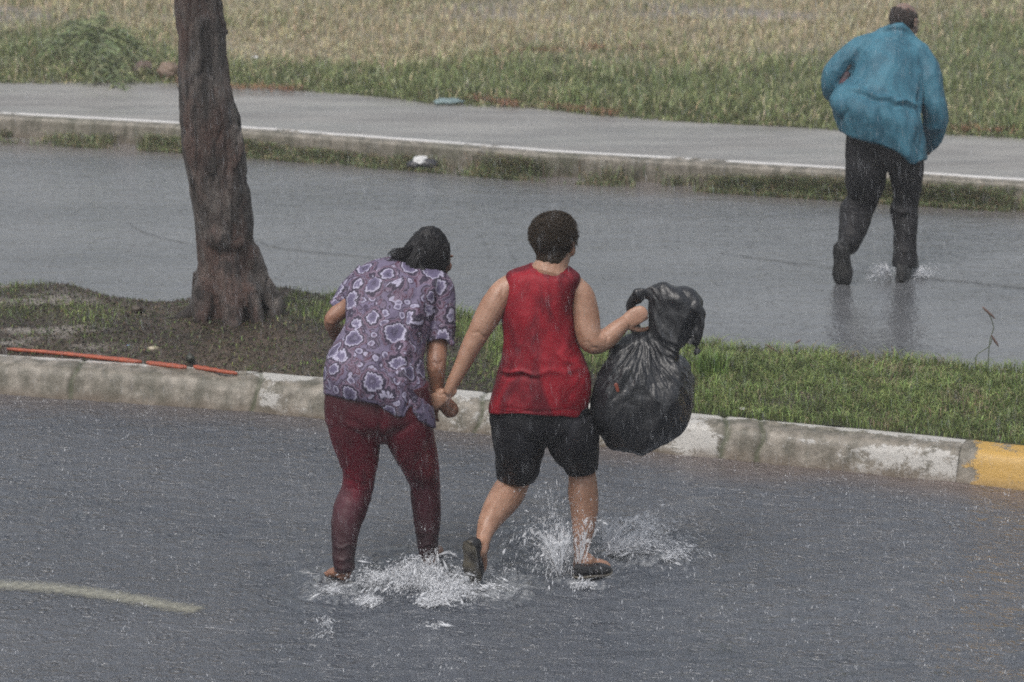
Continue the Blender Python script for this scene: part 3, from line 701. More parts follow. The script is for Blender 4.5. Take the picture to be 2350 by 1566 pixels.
# leggings
M_leg, nt, b = new_mat('maroon_wet_leggings'); g = N(nt)
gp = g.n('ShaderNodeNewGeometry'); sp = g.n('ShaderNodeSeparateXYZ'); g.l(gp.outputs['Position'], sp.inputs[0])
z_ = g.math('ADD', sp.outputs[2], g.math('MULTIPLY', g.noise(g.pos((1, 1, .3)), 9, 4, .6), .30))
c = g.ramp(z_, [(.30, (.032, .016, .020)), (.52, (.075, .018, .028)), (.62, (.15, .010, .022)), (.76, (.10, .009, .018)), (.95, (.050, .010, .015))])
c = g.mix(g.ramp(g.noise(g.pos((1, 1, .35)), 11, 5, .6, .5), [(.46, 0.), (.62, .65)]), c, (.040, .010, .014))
g.l(c, b.inputs['Base Color']); b.inputs['Roughness'].default_value = .42; b.inputs['Specular IOR Level'].default_value = .35
g.l(g.bump(g.noise(g.pos((1, 1, .7)), 60, 5, .65), .003, .7), b.inputs['Normal'])
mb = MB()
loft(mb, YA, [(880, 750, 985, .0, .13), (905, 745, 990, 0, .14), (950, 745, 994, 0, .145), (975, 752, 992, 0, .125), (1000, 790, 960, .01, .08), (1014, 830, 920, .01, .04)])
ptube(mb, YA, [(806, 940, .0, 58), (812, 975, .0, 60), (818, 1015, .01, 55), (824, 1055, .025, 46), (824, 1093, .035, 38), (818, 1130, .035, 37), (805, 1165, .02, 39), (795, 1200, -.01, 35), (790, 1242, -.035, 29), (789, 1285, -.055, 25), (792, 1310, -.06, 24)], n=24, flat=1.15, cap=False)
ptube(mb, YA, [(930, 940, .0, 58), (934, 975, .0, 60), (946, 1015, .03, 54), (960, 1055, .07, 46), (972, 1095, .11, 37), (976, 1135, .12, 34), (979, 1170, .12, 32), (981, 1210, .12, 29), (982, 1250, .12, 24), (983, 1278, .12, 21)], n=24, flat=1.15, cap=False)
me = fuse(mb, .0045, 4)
FL = []
rr = random.Random(3)
for i in range(26):
    yy = rr.uniform(1235, 1312); FL.append((768, yy, 815, yy+rr.uniform(-7, 7), .0012, 4))
    yy = rr.uniform(1220, 1275); FL.append((958, yy, 1006, yy+rr.uniform(-7, 7), .0012, 4))
FL += [(790, 1118, 850, 1135, -.004, 6), (945, 1120, 1005, 1128, -.003, 6), (872, 1010, 800, 960, -.005, 8), (872, 1012, 950, 970, -.005, 8), (870, 925, 872, 1010, -.010, 7)]
displace(me, lambda v, n: folds(v, n, FL)+.0015*noise(v, 22, 3, 3)+wrinkle(v, 9, .0025, (1, 1, 1.3), 4, .6)*sstep(.9, .3, v[:, 2]))
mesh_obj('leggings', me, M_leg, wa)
# blouse
M_bl, nt, b = new_mat('patterned_blouse'); g = N(nt)
p0 = g.n('ShaderNodeNewGeometry'); cx = g.n('ShaderNodeSeparateXYZ'); g.l(p0.outputs['Position'], cx.inputs[0])
ww = p0
wn_ = g.n('ShaderNodeTexNoise'); wn_.inputs['Scale'].default_value = 9; wn_.inputs['Detail'].default_value = 2; g.l(ww.outputs[0], wn_.inputs['Vector'])
vadd = g.n('ShaderNodeVectorMath', operation='MULTIPLY_ADD'); g.l(wn_.outputs['Color'], vadd.inputs[0]); vadd.inputs[1].default_value = (.06, .06, .06); g.l(ww.outputs[0], vadd.inputs[2])
mp = g.n('ShaderNodeMapping'); mp.inputs['Rotation'].default_value = (R(10), R(35), R(20)); mp.inputs['Scale'].default_value = (10.6, 10.6, 10.6); g.l(vadd.outputs[0], mp.inputs[0])
vo = g.n('ShaderNodeTexVoronoi'); vo.voronoi_dimensions = '3D'; vo.inputs['Scale'].default_value = 1; vo.inputs['Randomness'].default_value = .72; g.l(mp.outputs[0], vo.inputs['Vector'])
sub = g.n('ShaderNodeVectorMath', operation='SUBTRACT'); g.l(mp.outputs[0], sub.inputs[0]); g.l(vo.outputs['Position'], sub.inputs[1])
ss = g.n('ShaderNodeSeparateXYZ'); g.l(sub.outputs[0], ss.inputs[0]); ang = g.math('ARCTAN2', ss.outputs[2], ss.outputs[0])
cc = g.n('ShaderNodeSeparateColor'); g.l(vo.outputs['Color'], cc.inputs[0])
ln_ = g.n('ShaderNodeVectorMath', operation='LENGTH'); g.l(sub.outputs[0], ln_.inputs[0])
sz = g.math('MULTIPLY_ADD', cc.outputs[0], .14, .34)
scal = g.math('MULTIPLY_ADD', g.math('ABSOLUTE', g.math('SINE', g.math('MULTIPLY', ang, 5.5))), .15, .88)
scal = g.math('MULTIPLY', scal, g.math('MULTIPLY_ADD', g.math('SINE', g.math('ADD', ang, g.math('MULTIPLY', cc.outputs[1], 6.0))), .30, 1.0))
dd = g.math('DIVIDE', ln_.outputs['Value'], g.math('MULTIPLY', scal, sz))
fine = g.noise(ww.outputs[0], 85, 3, .75)
dd = g.math('ADD', dd, g.math('MULTIPLY_ADD', fine, .42, -.21))
pat = g.ramp(g.math('MULTIPLY', dd, .4), [(.0, (.05, .04, .06)), (.07, (.17, .15, .21)), (.14, (.045, .035, .065)), (.22, (.15, .13, .20)), (.30, (.17, .15, .22)), (.325, (.50, .48, .55)), (.365, (.62, .60, .67)), (.39, (.022, .014, .028)), (.475, (.030, .016, .034)), (.49, (.24, .175, .215)), (.55, (.20, .14, .18)), (.56, (.085, .016, .030)), (.60, (.085, .016, .030)), (.61, (.20, .155, .20)), (.68, (.16, .13, .17)), (.69, (.028, .014, .028)), (.735, (.028, .014, .028)), (.75, (.19, .16, .22))])
sml = g.n('ShaderNodeTexVoronoi'); sml.inputs['Scale'].default_value = 21; g.l(vadd.outputs[0], sml.inputs['Vector'])
d2 = g.math('ADD', sml.outputs['Distance'], g.math('MULTIPLY_ADD', fine, .30, -.15))
sp2 = g.ramp(d2, [(.0, (.07, .055, .09)), (.18, (.16, .14, .20)), (.26, (.46, .44, .52)), (.33, (.58, .56, .63)), (.36, (.03, .015, .035)), (.45, (.04, .02, .045))])
pat = g.mix(g.math('MULTIPLY', g.ramp(d2, [(.42, 1.), (.47, 0.)]), g.ramp(g.math('MULTIPLY', dd, .4), [(.55, 0.), (.60, .92)])), pat, sp2)
pat = g.mix(.18, pat, g.mix(g.noise(g.pos(), 240, 2, .7), (.02, .014, .035), (.33, .30, .38)))
g.l(g.mix(1.0, pat, (.70, .69, .80), 'MULTIPLY'), b.inputs['Base Color']); b.inputs['Roughness'].default_value = .65; b.inputs['Specular IOR Level'].default_value = .3
g.l(g.bump(g.noise(g.pos(), 60, 4, .6), .003, .6), b.inputs['Normal'])
mb = MB()
loft(mb, YA, [(590, 905, 950, .36, .03), (596, 868, 975, .34, .055), (606, 846, 990, .32, .075), (622, 822, 1008, .30, .10), (650, 806, 1020, .27, .12), (690, 796, 1010, .24, .13), (735, 794, 996, .19, .14), (780, 790, 978, .14, .14), (830, 771, 972, .08, .14), (868, 753, 974, .04, .145), (903, 746, 980, .01, .15), (945, 745, 992, 0, .155), (985, 745, 1000, 0, .15)],
     hem=[(700, 895), (744, 903), (813, 915), (866, 925), (884, 942), (905, 950), (928, 957), (940, 934), (948, 930), (962, 964), (980, 974), (1001, 982), (1030, 980)], expo=2.2)
ptube(mb, YA, [(985, 640, .30, 34), (1006, 665, .27, 38), (1013, 705, .24, 36), (1012, 745, .21, 35), (1009, 775, .19, 35), (1009, 787, .18, 33)], n=20, cap=False)
ptube(mb, YA, [(850, 630, .30, 36), (818, 665, .28, 36), (792, 694, .27, 30), (773, 712, .26, 25)], n=20, cap=False)
# collar and loose front panel
ptube(mb, YA, [(1018, 760, .16, 12), (1036, 788, .14, 9)], n=10)
me = fuse(mb, .004, 3)
FL = [(972, 770, 985, 900, -.016, 8), (985, 700, 972, 780, -.010, 8), (800, 730, 830, 900, .006, 9), (840, 640, 800, 740, -.007, 9), (930, 960, 945, 880, -.012, 6), (950, 930, 965, 960, .010, 6), (880, 940, 870, 860, .007, 9), (830, 910, 835, 850, .006, 8), (905, 945, 915, 870, -.006, 8),
      (960, 800, 850, 830, .006, 9), (955, 840, 860, 880, .006, 10), (820, 780, 900, 800, -.005, 9), (975, 690, 1000, 640, .006, 8), (940, 640, 960, 760, .005, 12), (1020, 700, 1030, 780, .006, 7), (995, 720, 1000, 780, -.006, 6)]
displace(me, lambda v, n: folds(v, n, FL)+.006*noise(v, 7, 3, 3)+wrinkle(v, 6, .0055, (1, 1, .55), 4, .25)+wrinkle(v, 13, .002, (1, 1, .6), 9, -.4))
blA = mesh_obj('blouse', me, M_bl, wa)
# hair: wet, pressed flat to the nape
M_hA = hairmat('black_wet_hair', (.004, .004, .005), (.012, .011, .013), .42)
mb = MB()
ell(mb, q(0, -.026, .034), (rt*.080*.9, f*.096*.9, u*.092*.9), 28, 18)
ptube(mb, YA, [(968, 575, .36, 38), (958, 600, .33, 40), (960, 625, .30, 36), (985, 648, .26, 14)], n=18)
ptube(mb, YA, [(998, 585, .345, 20), (1002, 615, .335, 18), (1011, 636, .34, 9), (1016, 647, .345, 4)], n=12)
ptube(mb, YA, [(955, 578, .34, 24), (935, 590, .30, 15), (915, 590, .285, 9), (900, 588, .28, 6)], n=12)
ptube(mb, YA, [(985, 560, .37, 40), (1000, 600, .34, 26), (1000, 630, .31, 15)], n=12)
me = fuse(mb, .0045, 3)
displace(me, lambda v, n: .004*np.sin(noise(v*[1, 1, .35], 12, 2, 2)*26)+.006*noise(v, 16, 7, 2))
hairA = mesh_obj('hair', me, M_hA, wa)
gl = []; rr = random.Random(8)
for i in range(420):
    sx = rr.uniform(-1, 1); x0 = 992+40*sx; y0 = rr.uniform(538, 590)+18*sx*sx
    x1 = x0+rr.uniform(-8, 8)-14*(1-sx)*.5; x2 = np.interp(sx, [-1, 0, 1], [940, 977, 1008])+rr.uniform(-9, 9); y2 = rr.uniform(596, 645) if sx > -.5 else rr.uniform(585, 605)
    pts = []
    for t in np.linspace(0, 1, 6):
        xx = (1-t)**2*x0+2*t*(1-t)*x1+t*t*x2; yy = y0+(y2-y0)*t
        nx = (xx-988)/52; ny = (yy-578)/58; hh = math.sqrt(max(0, 1-min(1, nx*nx+max(0, -ny)**2)))
        pts.append(P(xx, yy, YA+.40-.02-.085*hh-.03*t*1.0-.002*rr.random()))
    gl.append((pts, .0017))
strands('hair_strands', gl, M_hA, hairA)
gl = []
for i in range(60):
    a = rr.uniform(-2.6, .3); r0 = .076; b0 = q(0, -.026, .034); s0 = b0+(rt*math.cos(a)*.078+u*-math.sin(a)*.088)*.9-f*rr.uniform(.02, .06); d0 = nrm(s0-b0)
    gl.append(([s0, s0+d0*.006+np.array([rr.uniform(-.01, .01), 0, -.012]), s0+d0*.008+np.array([rr.uniform(-.018, .018), -.004, -.034])], .0014))
strands('hair_strands', gl, M_hA, hairA)
gl = []
for i in range(70):
    x0, y0 = 948+rr.uniform(-8, 8), 580+rr.uniform(-12, 12); x2, y2 = rr.uniform(888, 925), rr.uniform(576, 600)
    gl.append(([P(x0+(x2-x0)*t, y0+(y2-y0)*t-7*math.sin(t*math.pi+rr.uniform(-1, 1)), YA+.30-.03*math.sin(t*3)) for t in np.linspace(0, 1, 6)], .0028))
strands('hair_strands', gl, M_hA, hairA)

# ================================================================== right woman
YB = 11.52
wb = root('person', 'woman in sleeveless red top and black knee shorts carrying a bulging black bag', 'person')
hc = P(1276, 556, YB+.06); fw = nrm((.50, .85, -.12)); upv = (.03, .10, 1)
mb = MB(); qB, rtB, fB, uB = head(mb, hc, fw, upv, .96)
ptube(mb, YB, [(1270, 585, .05, 37), (1267, 605, .03, 38), (1262, 625, .02, 48)], n=18)
loft(mb, YB, [(624, 1225, 1300, .02, .045), (636, 1180, 1325, .02, .075), (660, 1172, 1322, .02, .095), (740, 1172, 1312, .02, .10), (850, 1172, 1325, 0, .11), (950, 1155, 1330, 0, .11), (975, 1190, 1300, 0, .06)])
ptube(mb, YB, [(1178, 650, .02, 26), (1156, 668, .01, 29), (1136, 695, -.01, 30), (1118, 728, -.02, 29), (1099, 762, -.03, 26), (1080, 797, -.04, 23), (1061, 838, -.05, 18.5), (1043, 872, -.06, 15.5), (1030, 898, -.07, 12.5)], n=18)
ptube(mb, YB, [(1318, 655, .02, 24), (1337, 680, .01, 28), (1345, 725, 0, 31), (1350, 765, -.02, 30), (1362, 786, -.03, 28), (1390, 778, -.01, 25), (1415, 757, .01, 21), (1430, 744, .02, 18)], n=18)
hand(mb, P(1029, 902, YB-.07), (-.80, .10, -.55), (.15, .9, -.25), -1, .88, (60, 70, 50), thumb=(.2, .7))
hand(mb, P(1426, 746, YB+.015), (.72, .08, .42), (.10, .95, -.25), -1, 1.0, (80, 80, 60), thumb=(.5, .6))
ptube(mb, YB, [(1195, 960, 0, 46), (1193, 1000, 0, 44), (1188, 1070, .07, 34), (1183, 1100, .08, 35), (1164, 1135, .04, 38), (1143, 1165, -.02, 34), (1124, 1195, -.09, 27), (1113, 1222, -.14, 20), (1108, 1245, -.18, 16), (1103, 1262, -.22, 17)], n=20)
ptube(mb, YB, [(1308, 960, 0, 46), (1318, 1000, 0, 44), (1332, 1060, .05, 33), (1336, 1090, .06, 32), (1338, 1130, .05, 35), (1341, 1170, .04, 32), (1339, 1210, .03, 26.5), (1335, 1250, .02, 20), (1332, 1284, .01, 15), (1331, 1303, .01, 16)], n=20)
htL, toL = P(1086, 1252, 11.25), P(1092, 1326, 11.36)
foot(mb, P(1092, 1258, 11.28), P(1097, 1318, 11.38), P(1103, 1258, YB-.21), .9, up=(.45, .72, .3))
foot(mb, G(1327, 1312, .008), G(1398, 1303, .008), P(1331, 1292, YB+.01), .95)
me = fuse(mb, .0036, 2)
CR = [(1150, 1114, 1212, 1108, -.005, 4), (1306, 1100, 1368, 1094, -.005, 4), (1316, 1112, 1360, 1110, -.003, 3), (1086, 762, 1124, 776, -.004, 4), (1345, 786, 1376, 806, -.004, 4), (1385, 752, 1396, 790, -.004, 4), (1150, 640, 1158, 720, -.003, 5), (1150, 1130, 1120, 1190, .004, 9), (1336, 1110, 1336, 1200, .004, 9), (1329, 1240, 1331, 1300, .005, 4), (1108, 1215, 1103, 1255, .004, 4), (1240, 600, 1300, 612, -.003, 3), (1010, 905, 1035, 912, -.003, 3), (1325, 700, 1345, 790, .004, 9)]
displace(me, lambda v, n: folds(v, n, CR)+.0022*noise(v, 14, 3, 3))
mesh_obj('body', me, SK2, wb); eyes(qB, rtB, fB, uB, .96, wb)
M_shoe = simple('black_shoe', (.012, .012, .014), .35, (.02, .02, .022), 40, .001)
M_sole = simple('tan_sole', (.13, .115, .085), .5, (.05, .045, .04), 16, .002)
shoe(wb, M_shoe, M_sole, P(1078, 1243, 11.24), P(1088, 1334, 11.35), (.60, .70, .25), 1.0, .045)
shoe(wb, M_shoe, M_sole, G(1318, 1321, .012), G(1404, 1310, .012), (0, 0, 1), 1.0, .040)
# shorts
M_sh = cloth('black_shorts', (.006, .006, .008), (.016, .016, .020), .55, 12)
mb = MB()
loft(mb, YB, [(920, 1128, 1348, 0, .13), (960, 1122, 1354, 0, .145), (985, 1132, 1360, 0, .13), (1008, 1180, 1320, .0, .08), (1020, 1215, 1290, .01, .04)])
ptube(mb, YB, [(1188, 960, 0, 62), (1190, 985, 0, 65), (1191, 1020, .02, 62), (1190, 1045, .04, 55), (1187, 1070, .06, 52), (1184, 1090, .07, 46), (1183, 1102, .07, 43)], n=24, flat=1.15, cap=False)
ptube(mb, YB, [(1308, 955, 0, 58), (1312, 985, 0, 62), (1316, 1015, .02, 60), (1326, 1042, .04, 50), (1332, 1065, .05, 41), (1334, 1082, .05, 36)], n=24, flat=1.15, cap=False)
me = fuse(mb, .0045, 3)
FL = [(1252, 1030, 1200, 1010, -.004, 7), (1150, 1080, 1225, 1084, .005, 5), (1305, 1068, 1365, 1060, .004, 5), (1250, 985, 1254, 1020, -.006, 6), (1193, 1005, 1191, 1075, .004, 4), (1140, 1010, 1160, 1070, .005, 7), (1340, 1000, 1350, 1060, .005, 7)] + [(1126, y, 1150, y+5, .006, 4) for y in range(1000, 1085, 14)] + [(1350, y, 1378, y-5, .005, 4) for y in range(985, 1055, 14)]
displace(me, lambda v, n: folds(v, n, FL)+.003*noise(v, 14, 3, 3)+wrinkle(v, 8, .004, (1, 1, .5), 14, .35))
mesh_obj('shorts', me, M_sh, wb)
st = MB(); ptube(st, YB, [(1194, 1010, -.115, 1.2), (1193, 1040, -.105, 1.4), (1192, 1070, -.07, 1.2)], n=6)
# red top
M_red = cloth('red_top', (.065, .005, .011), (.25, .009, .019), .62, 6, stretch=(1, 1, .5))
mb = MB()
loft(mb, YB, [(609, 1212, 1290, .02, .045), (614, 1198, 1306, .02, .06), (624, 1170, 1325, .02, .085), (636, 1163, 1332, .02, .105), (660, 1161, 1324, .02, .12), (700, 1155, 1315, .02, .13), (736, 1152, 1317, .02, .135), (786, 1155, 1325, .01, .135), (824, 1152, 1340, 0, .14), (866, 1143, 1354, 0, .15), (912, 1130, 1356, 0, .16), (945, 1122, 1348, 0, .165), (962, 1121, 1343, 0, .165)],
     hem=[(1100, 946), (1121, 949), (1215, 952), (1290, 956), (1341, 961), (1370, 962)], expo=2.15)
me = fuse(mb, .004, 3)
FL = [(1146, 850, 1230, 858, .010, 5), (1146, 862, 1230, 868, -.009, 6), (1230, 856, 1330, 848, .006, 8), (1270, 800, 1330, 850, .007, 8), (1262, 812, 1310, 865, -.006, 8), (1160, 720, 1190, 800, .005, 9), (1310, 740, 1290, 830, .006, 9),
      (1175, 660, 1200, 760, .004, 10), (1230, 880, 1225, 945, .005, 9), (1170, 880, 1150, 945, .006, 9), (1300, 880, 1315, 950, -.006, 9), (1330, 830, 1352, 900, .006, 8), (1200, 790, 1260, 840, .004, 10), (1125, 938, 1340, 946, -.0025, 4), (1163, 640, 1158, 690, .004, 4), (1158, 690, 1151, 735, .004, 4), (1334, 645, 1316, 690, .004, 4), (1316, 690, 1322, 765, .004, 4), (1215, 617, 1262, 621, .004, 4), (1262, 621, 1305, 632, .004, 4), (1125, 944, 1230, 948, -.003, 3), (1220, 640, 1230, 740, -.006, 12), (1280, 650, 1275, 760, .004, 12)]
displace(me, lambda v, n: folds(v, n, FL)+.004*noise(v, 8, 33, 3)+wrinkle(v, 5.5, .005, (1, 1, .42), 24, -.12)+wrinkle(v, 12, .0022, (1, 1, .5), 29, .3))
mesh_obj('top', me, M_red, wb)
# short curly hair
M_hB = hairmat('brown_curly_hair', (.018, .013, .009), (.055, .038, .024), .55)
mb = MB(); hcc = qB(0, -.020, .030)
ell(mb, hcc, (rtB*.088, fB*.102, uB*.086), 28, 18); ptube(mb, YB, [(1268, 555, .04, 48), (1266, 574, .03, 42), (1265, 586, .025, 36)], n=16)
me = fuse(mb, .005, 2); displace(me, lambda v, n: .014*noise(v, 14, 2, 2)+.007*noise(v, 45, 7, 2)); hB = mesh_obj('hair', me, M_hB, wb)
gl = []; rr = random.Random(4)
for i in range(3200):
    th = math.acos(rr.uniform(-.62, 1)); ph = rr.uniform(0, 2*math.pi); dl = np.array([math.sin(th)*math.cos(ph), math.sin(th)*math.sin(ph), math.cos(th)])
    if dl[1] > .35 and dl[2] < .45: continue
    nv = rtB*dl[0]+fB*dl[1]+uB*dl[2]; p = hcc+(rtB*.088*dl[0]+fB*.102*dl[1]+uB*.087*dl[2])*(1.0+.09*float(noise(np.array([dl])*1.0, 2.2, 5, 2)[0]))
    tv = nrm(np.cross(nv, [rr.gauss(0, 1), rr.gauss(0, 1), rr.gauss(0, 1)])); bv = np.cross(nv, tv); ra = rr.uniform(.003, .012); a0 = rr.uniform(0, 6.28)
    gl.append(([p+nv*(.001+.0034*k*(1.0 if dl[2] < .2 else 1.15))+ra*(tv*math.cos(a0+k*1.15)+bv*math.sin(a0+k*1.15)) for k in range(5)], rr.uniform(.0008, .0017)))
for i in range(420):
    ph = rr.uniform(0, 2*math.pi); th = math.acos(rr.uniform(-.35, 1)); dl = np.array([math.sin(th)*math.cos(ph), math.sin(th)*math.sin(ph), math.cos(th)])
    if dl[1] > .4: continue
    nv = rtB*dl[0]+fB*dl[1]+uB*dl[2]; p = hcc+rtB*.088*dl[0]+fB*.102*dl[1]+uB*.087*dl[2]; tv = nrm([rr.gauss(0, 1), rr.gauss(0, 1), rr.gauss(0, 1)]); L = rr.uniform(.010, .024)
    gl.append(([p, p+nv*L*.6+tv*.004, p+nv*L+tv*.010+np.array([0, 0, -.003])], .0013))
strands('hair_strands', gl, M_hB, hB, n=4)

# ================================================================== man in the blue jacket
YC = 16.70
mc = root('person', 'balding man in teal blue jacket running across the far wet road', 'person')
mb = MB(); hc = P(2076, 50, YC+.34); fw = nrm((.62, .74, -.30)); upv = (.08, .25, 1)
qC, rtC, fC, uC = head(mb, hc, fw, upv, 1.0)
ptube(mb, YC, [(2078, 70, .33, 24), (2074, 90, .31, 22), (2066, 110, .28, 22)], n=16)
loft(mb, YC, [(120, 1995, 2095, .24, .09), (200, 1975, 2100, .12, .12), (300, 1965, 2090, .02, .11), (350, 1985, 2065, 0, .06)])
ptube(mb, YC, [(1985, 120, .22, 22), (1935, 150, .18, 19), (1912, 185, .17, 16), (1932, 205, .25, 13), (1950, 216, .32, 11)], n=14)
ptube(mb, YC, [(2105, 130, .22, 22), (2138, 200, .14, 19), (2148, 265, .12, 17), (2142, 310, .22, 14), (2136, 332, .30, 11)], n=14)
hand(mb, P(1950, 216, YC+.32), (.9, .3, -.2), (-.2, .3, -.9), 1, .95, (60, 60, 45))
hand(mb, P(2136, 334, YC+.31), (-.1, .7, -.4), (-.7, -.1, -.2), 1, .95, (65, 70, 45))
ptube(mb, YC, [(1992, 350, 0, 28), (1988, 400, 0, 28), (1982, 455, .10, 24), (1958, 520, -.04, 18), (1946, 556, -.17, 13), (1940, 574, -.19, 11)], n=14)
ptube(mb, YC, [(2074, 350, 0, 26), (2080, 400, 0, 25), (2078, 480, .06, 20), (2076, 560, .0, 18), (2073, 612, -.03, 15)], n=14)
foot(mb, G(2070, 640, .01), G(2080, 600, .01), P(2073, 615, YC-.03), 1.05)
me = fuse(mb, .0045, 2); mesh_obj('body', me, SK3, mc); eyes(qC, rtC, fC, uC, 1.0, mc)
M_tr = cloth('charcoal_trousers', (.009, .009, .011), (.020, .019, .021), .6, 10)
mb = MB()
loft(mb, YC, [(300, 1945, 2105, 0, .14), (340, 1940, 2116, 0, .14), (370, 1945, 2110, 0, .12), (392, 1975, 2080, 0, .06)])
ptube(mb, YC, [(1986, 340, 0, 44), (1986, 385, 0, 47), (1986, 420, .04, 45), (1980, 455, .09, 36), (1965, 485, .06, 37), (1961, 515, -.02, 34), (1954, 540, -.10, 29), (1949, 562, -.17, 25), (1947, 572, -.20, 20)], n=20, cap=False)
ptube(mb, YC, [(2076, 340, 0, 42), (2079, 385, 0, 40), (2081, 420, .03, 34), (2080, 455, .06, 30), (2075, 482, .06, 32), (2077, 510, .04, 29), (2077, 545, .02, 26), (2076, 580, 0, 25), (2074, 612, -.02, 26)], n=20, cap=False)
me = fuse(mb, .006, 3)
FL = [(1930, 478, 2000, 500, .016, 7), (1940, 462, 2010, 470, -.012, 7), (1935, 520, 1990, 535, .012, 7), (2042, 480, 2095, 490, .014, 7), (2050, 500, 2100, 500, -.010, 7), (2040, 410, 2000, 350, -.010, 7), (2042, 412, 2090, 370, -.010, 7), (1960, 370, 1990, 450, .010, 8), (2000, 330, 2040, 400, .009, 6), (2075, 530, 2100, 545, .008, 6), (2055, 570, 2098, 580, .008, 6), (1930, 545, 1985, 556, .010, 5)]
displace(me, lambda v, n: folds(v, n, FL)+.005*noise(v, 11, 3, 3)+wrinkle(v, 6, .006, (1, 1, .7), 34, .5))
mesh_obj('trousers', me, M_tr, mc)
M_dsh = simple('dark_boot', (.016, .016, .017), .5, (.035, .034, .033), 30, .002)
shoe(mc, M_dsh, M_dsh, P(1928, 557, 16.44), P(1936, 657, 16.52), (.45, .85, .2), 1.5, .058)
shoe(mc, M_dsh, M_dsh, G(2068, 645, .01), G(2090, 590, .01), (0, 0, 1), 2.0, .060)
M_jk = cloth('teal_jacket', (.028, .098, .145), (.055, .170, .235), .55, 7)
mb = MB()
loft(mb, YC, [(54, 2040, 2070, .32, .05), (62, 2024, 2084, .32, .075), (76, 2006, 2098, .30, .10), (92, 1980, 2110, .28, .13), (112, 1965, 2118, .25, .15), (150, 1958, 2121, .20, .17), (198, 1952, 2117, .13, .18), (223, 1938, 2116, .09, .18), (255, 1912, 2114, .04, .19), (290, 1905, 2116, 0, .20), (330, 1915, 2120, 0, .20), (375, 1925, 2124, 0, .20)],
     hem=[(1880, 256), (1896, 268), (1908, 284), (1937, 308), (1998, 326), (2049, 345), (2081, 361), (2098, 381), (2106, 372), (2124, 366), (2150, 366)], expo=2.2)
ptube(mb, YC, [(1998, 108, .24, 34), (1960, 126, .21, 34), (1932, 148, .19, 30), (1914, 172, .17, 27), (1911, 200, .19, 22), (1912, 222, .24, 15), (1925, 212, .30, 12)], n=20)
ptube(mb, YC, [(2098, 118, .24, 32), (2118, 150, .20, 33), (2132, 195, .15, 32), (2142, 245, .12, 32), (2144, 285, .14, 30), (2139, 318, .19, 22), (2132, 340, .24, 12)], n=20)
ptube(mb, YC, [(2020, 72, .26, 9), (2048, 62, .25, 10), (2076, 68, .25, 10), (2098, 90, .27, 9), (2110, 110, .32, 7)], n=10)
me = fuse(mb, .006, 3)
FL = [(1953, 204, 2046, 230, .020, 5), (2046, 230, 2114, 240, .018, 5), (1953, 214, 2046, 240, -.014, 5), (2046, 240, 2114, 250, -.012, 5), (2112, 180, 2116, 330, -.030, 6), (1990, 150, 1955, 200, -.012, 7), (1975, 140, 1925, 190, -.010, 6), (2020, 82, 2100, 105, -.010, 4),
      (1940, 230, 1935, 300, -.016, 6), (1925, 235, 1915, 280, .012, 6), (1990, 245, 2010, 325, .010, 9), (2040, 250, 2060, 340, .014, 9), (2020, 250, 2035, 330, -.010, 8), (2085, 250, 2110, 370, .012, 6), (2100, 300, 2108, 375, -.016, 5), (2150, 200, 2160, 300, .010, 8), (2125, 220, 2135, 330, -.008, 7), (2000, 100, 2020, 200, .006, 12), (2080, 120, 2095, 210, .006, 12), (1960, 120, 1920, 160, .008, 8)]
displace(me, lambda v, n: folds(v, n, FL)+.007*noise(v, 6, 3, 3)+wrinkle(v, 4.5, .011, (1, 1, .5), 44, .25)+wrinkle(v, 9, .005, (1, 1, .7), 49, -.5))
mesh_obj('jacket', me, M_jk, mc)
mb = MB(); ptube(mb, YC, [(1944, 172, .13, 8), (1936, 192, .11, 11), (1926, 212, .12, 8)], n=12)
mesh_obj('lining', mb, simple('maroon_lining', (.09, .035, .045), .7, (.02, .02, .025)), mc)
M_hC = hairmat('grey_brown_hair', (.035, .028, .026), (.085, .070, .066), .6)
gl = []; rr = random.Random(14)
for i in range(2600):
    ph = rr.uniform(0, 2*math.pi); el = rr.uniform(-.85, .9); dl = np.array([math.cos(ph)*math.cos(el), math.sin(ph)*math.cos(el), math.sin(el)])
    if dl[1] > .30 or dl[2] > .22+.28*rr.random()-.30*dl[1]: continue
    p = qC(dl[0]*.076, -.012+dl[1]*.096, .02+dl[2]*.090); nv = rtC*dl[0]+fC*dl[1]+uC*dl[2]; dn = nrm(-uC-nv*np.dot(-uC, nv)+rtC*rr.gauss(0, .2))
    gl.append(([p, p+nv*.003+dn*.008, p+nv*.003+dn*.018], rr.uniform(.0018, .003)))
strands('hair', gl, M_hC, mc, n=4)

# ================================================================== black plastic bag
M_bag, nt, b = new_mat('black_plastic'); g = N(nt)
b.inputs['Base Color'].default_value = (.014, .015, .018, 1); b.inputs['Roughness'].default_value = .30
g.l(g.ramp(g.noise(g.pos(), 14, 5, .6), [(.35, .22), (.65, .42)]), b.inputs['Roughness'])
g.l(g.bump(g.noise(g.pos((1, 1, .6)), 24, 5, .6, 1.0), .010, .7), b.inputs['Normal'])
YD = 11.56
bag = root('plastic_bag', 'bulging black plastic sack gripped by the woman in red', 'bag')
mb = MB()
loft(mb, YD, [(762, 1462, 1492, 0, .03), (780, 1432, 1500, 0, .06), (800, 1405, 1520, 0, .09), (832, 1384, 1578, 0, .14), (866, 1364, 1596, 0, .17), (900, 1354, 1596, 0, .19), (945, 1348, 1586, 0, .19), (980, 1370, 1568, 0, .17), (1005, 1386, 1536, 0, .14), (1022, 1396, 1508, 0, .10), (1032, 1424, 1488, 0, .06)], expo=2.1)
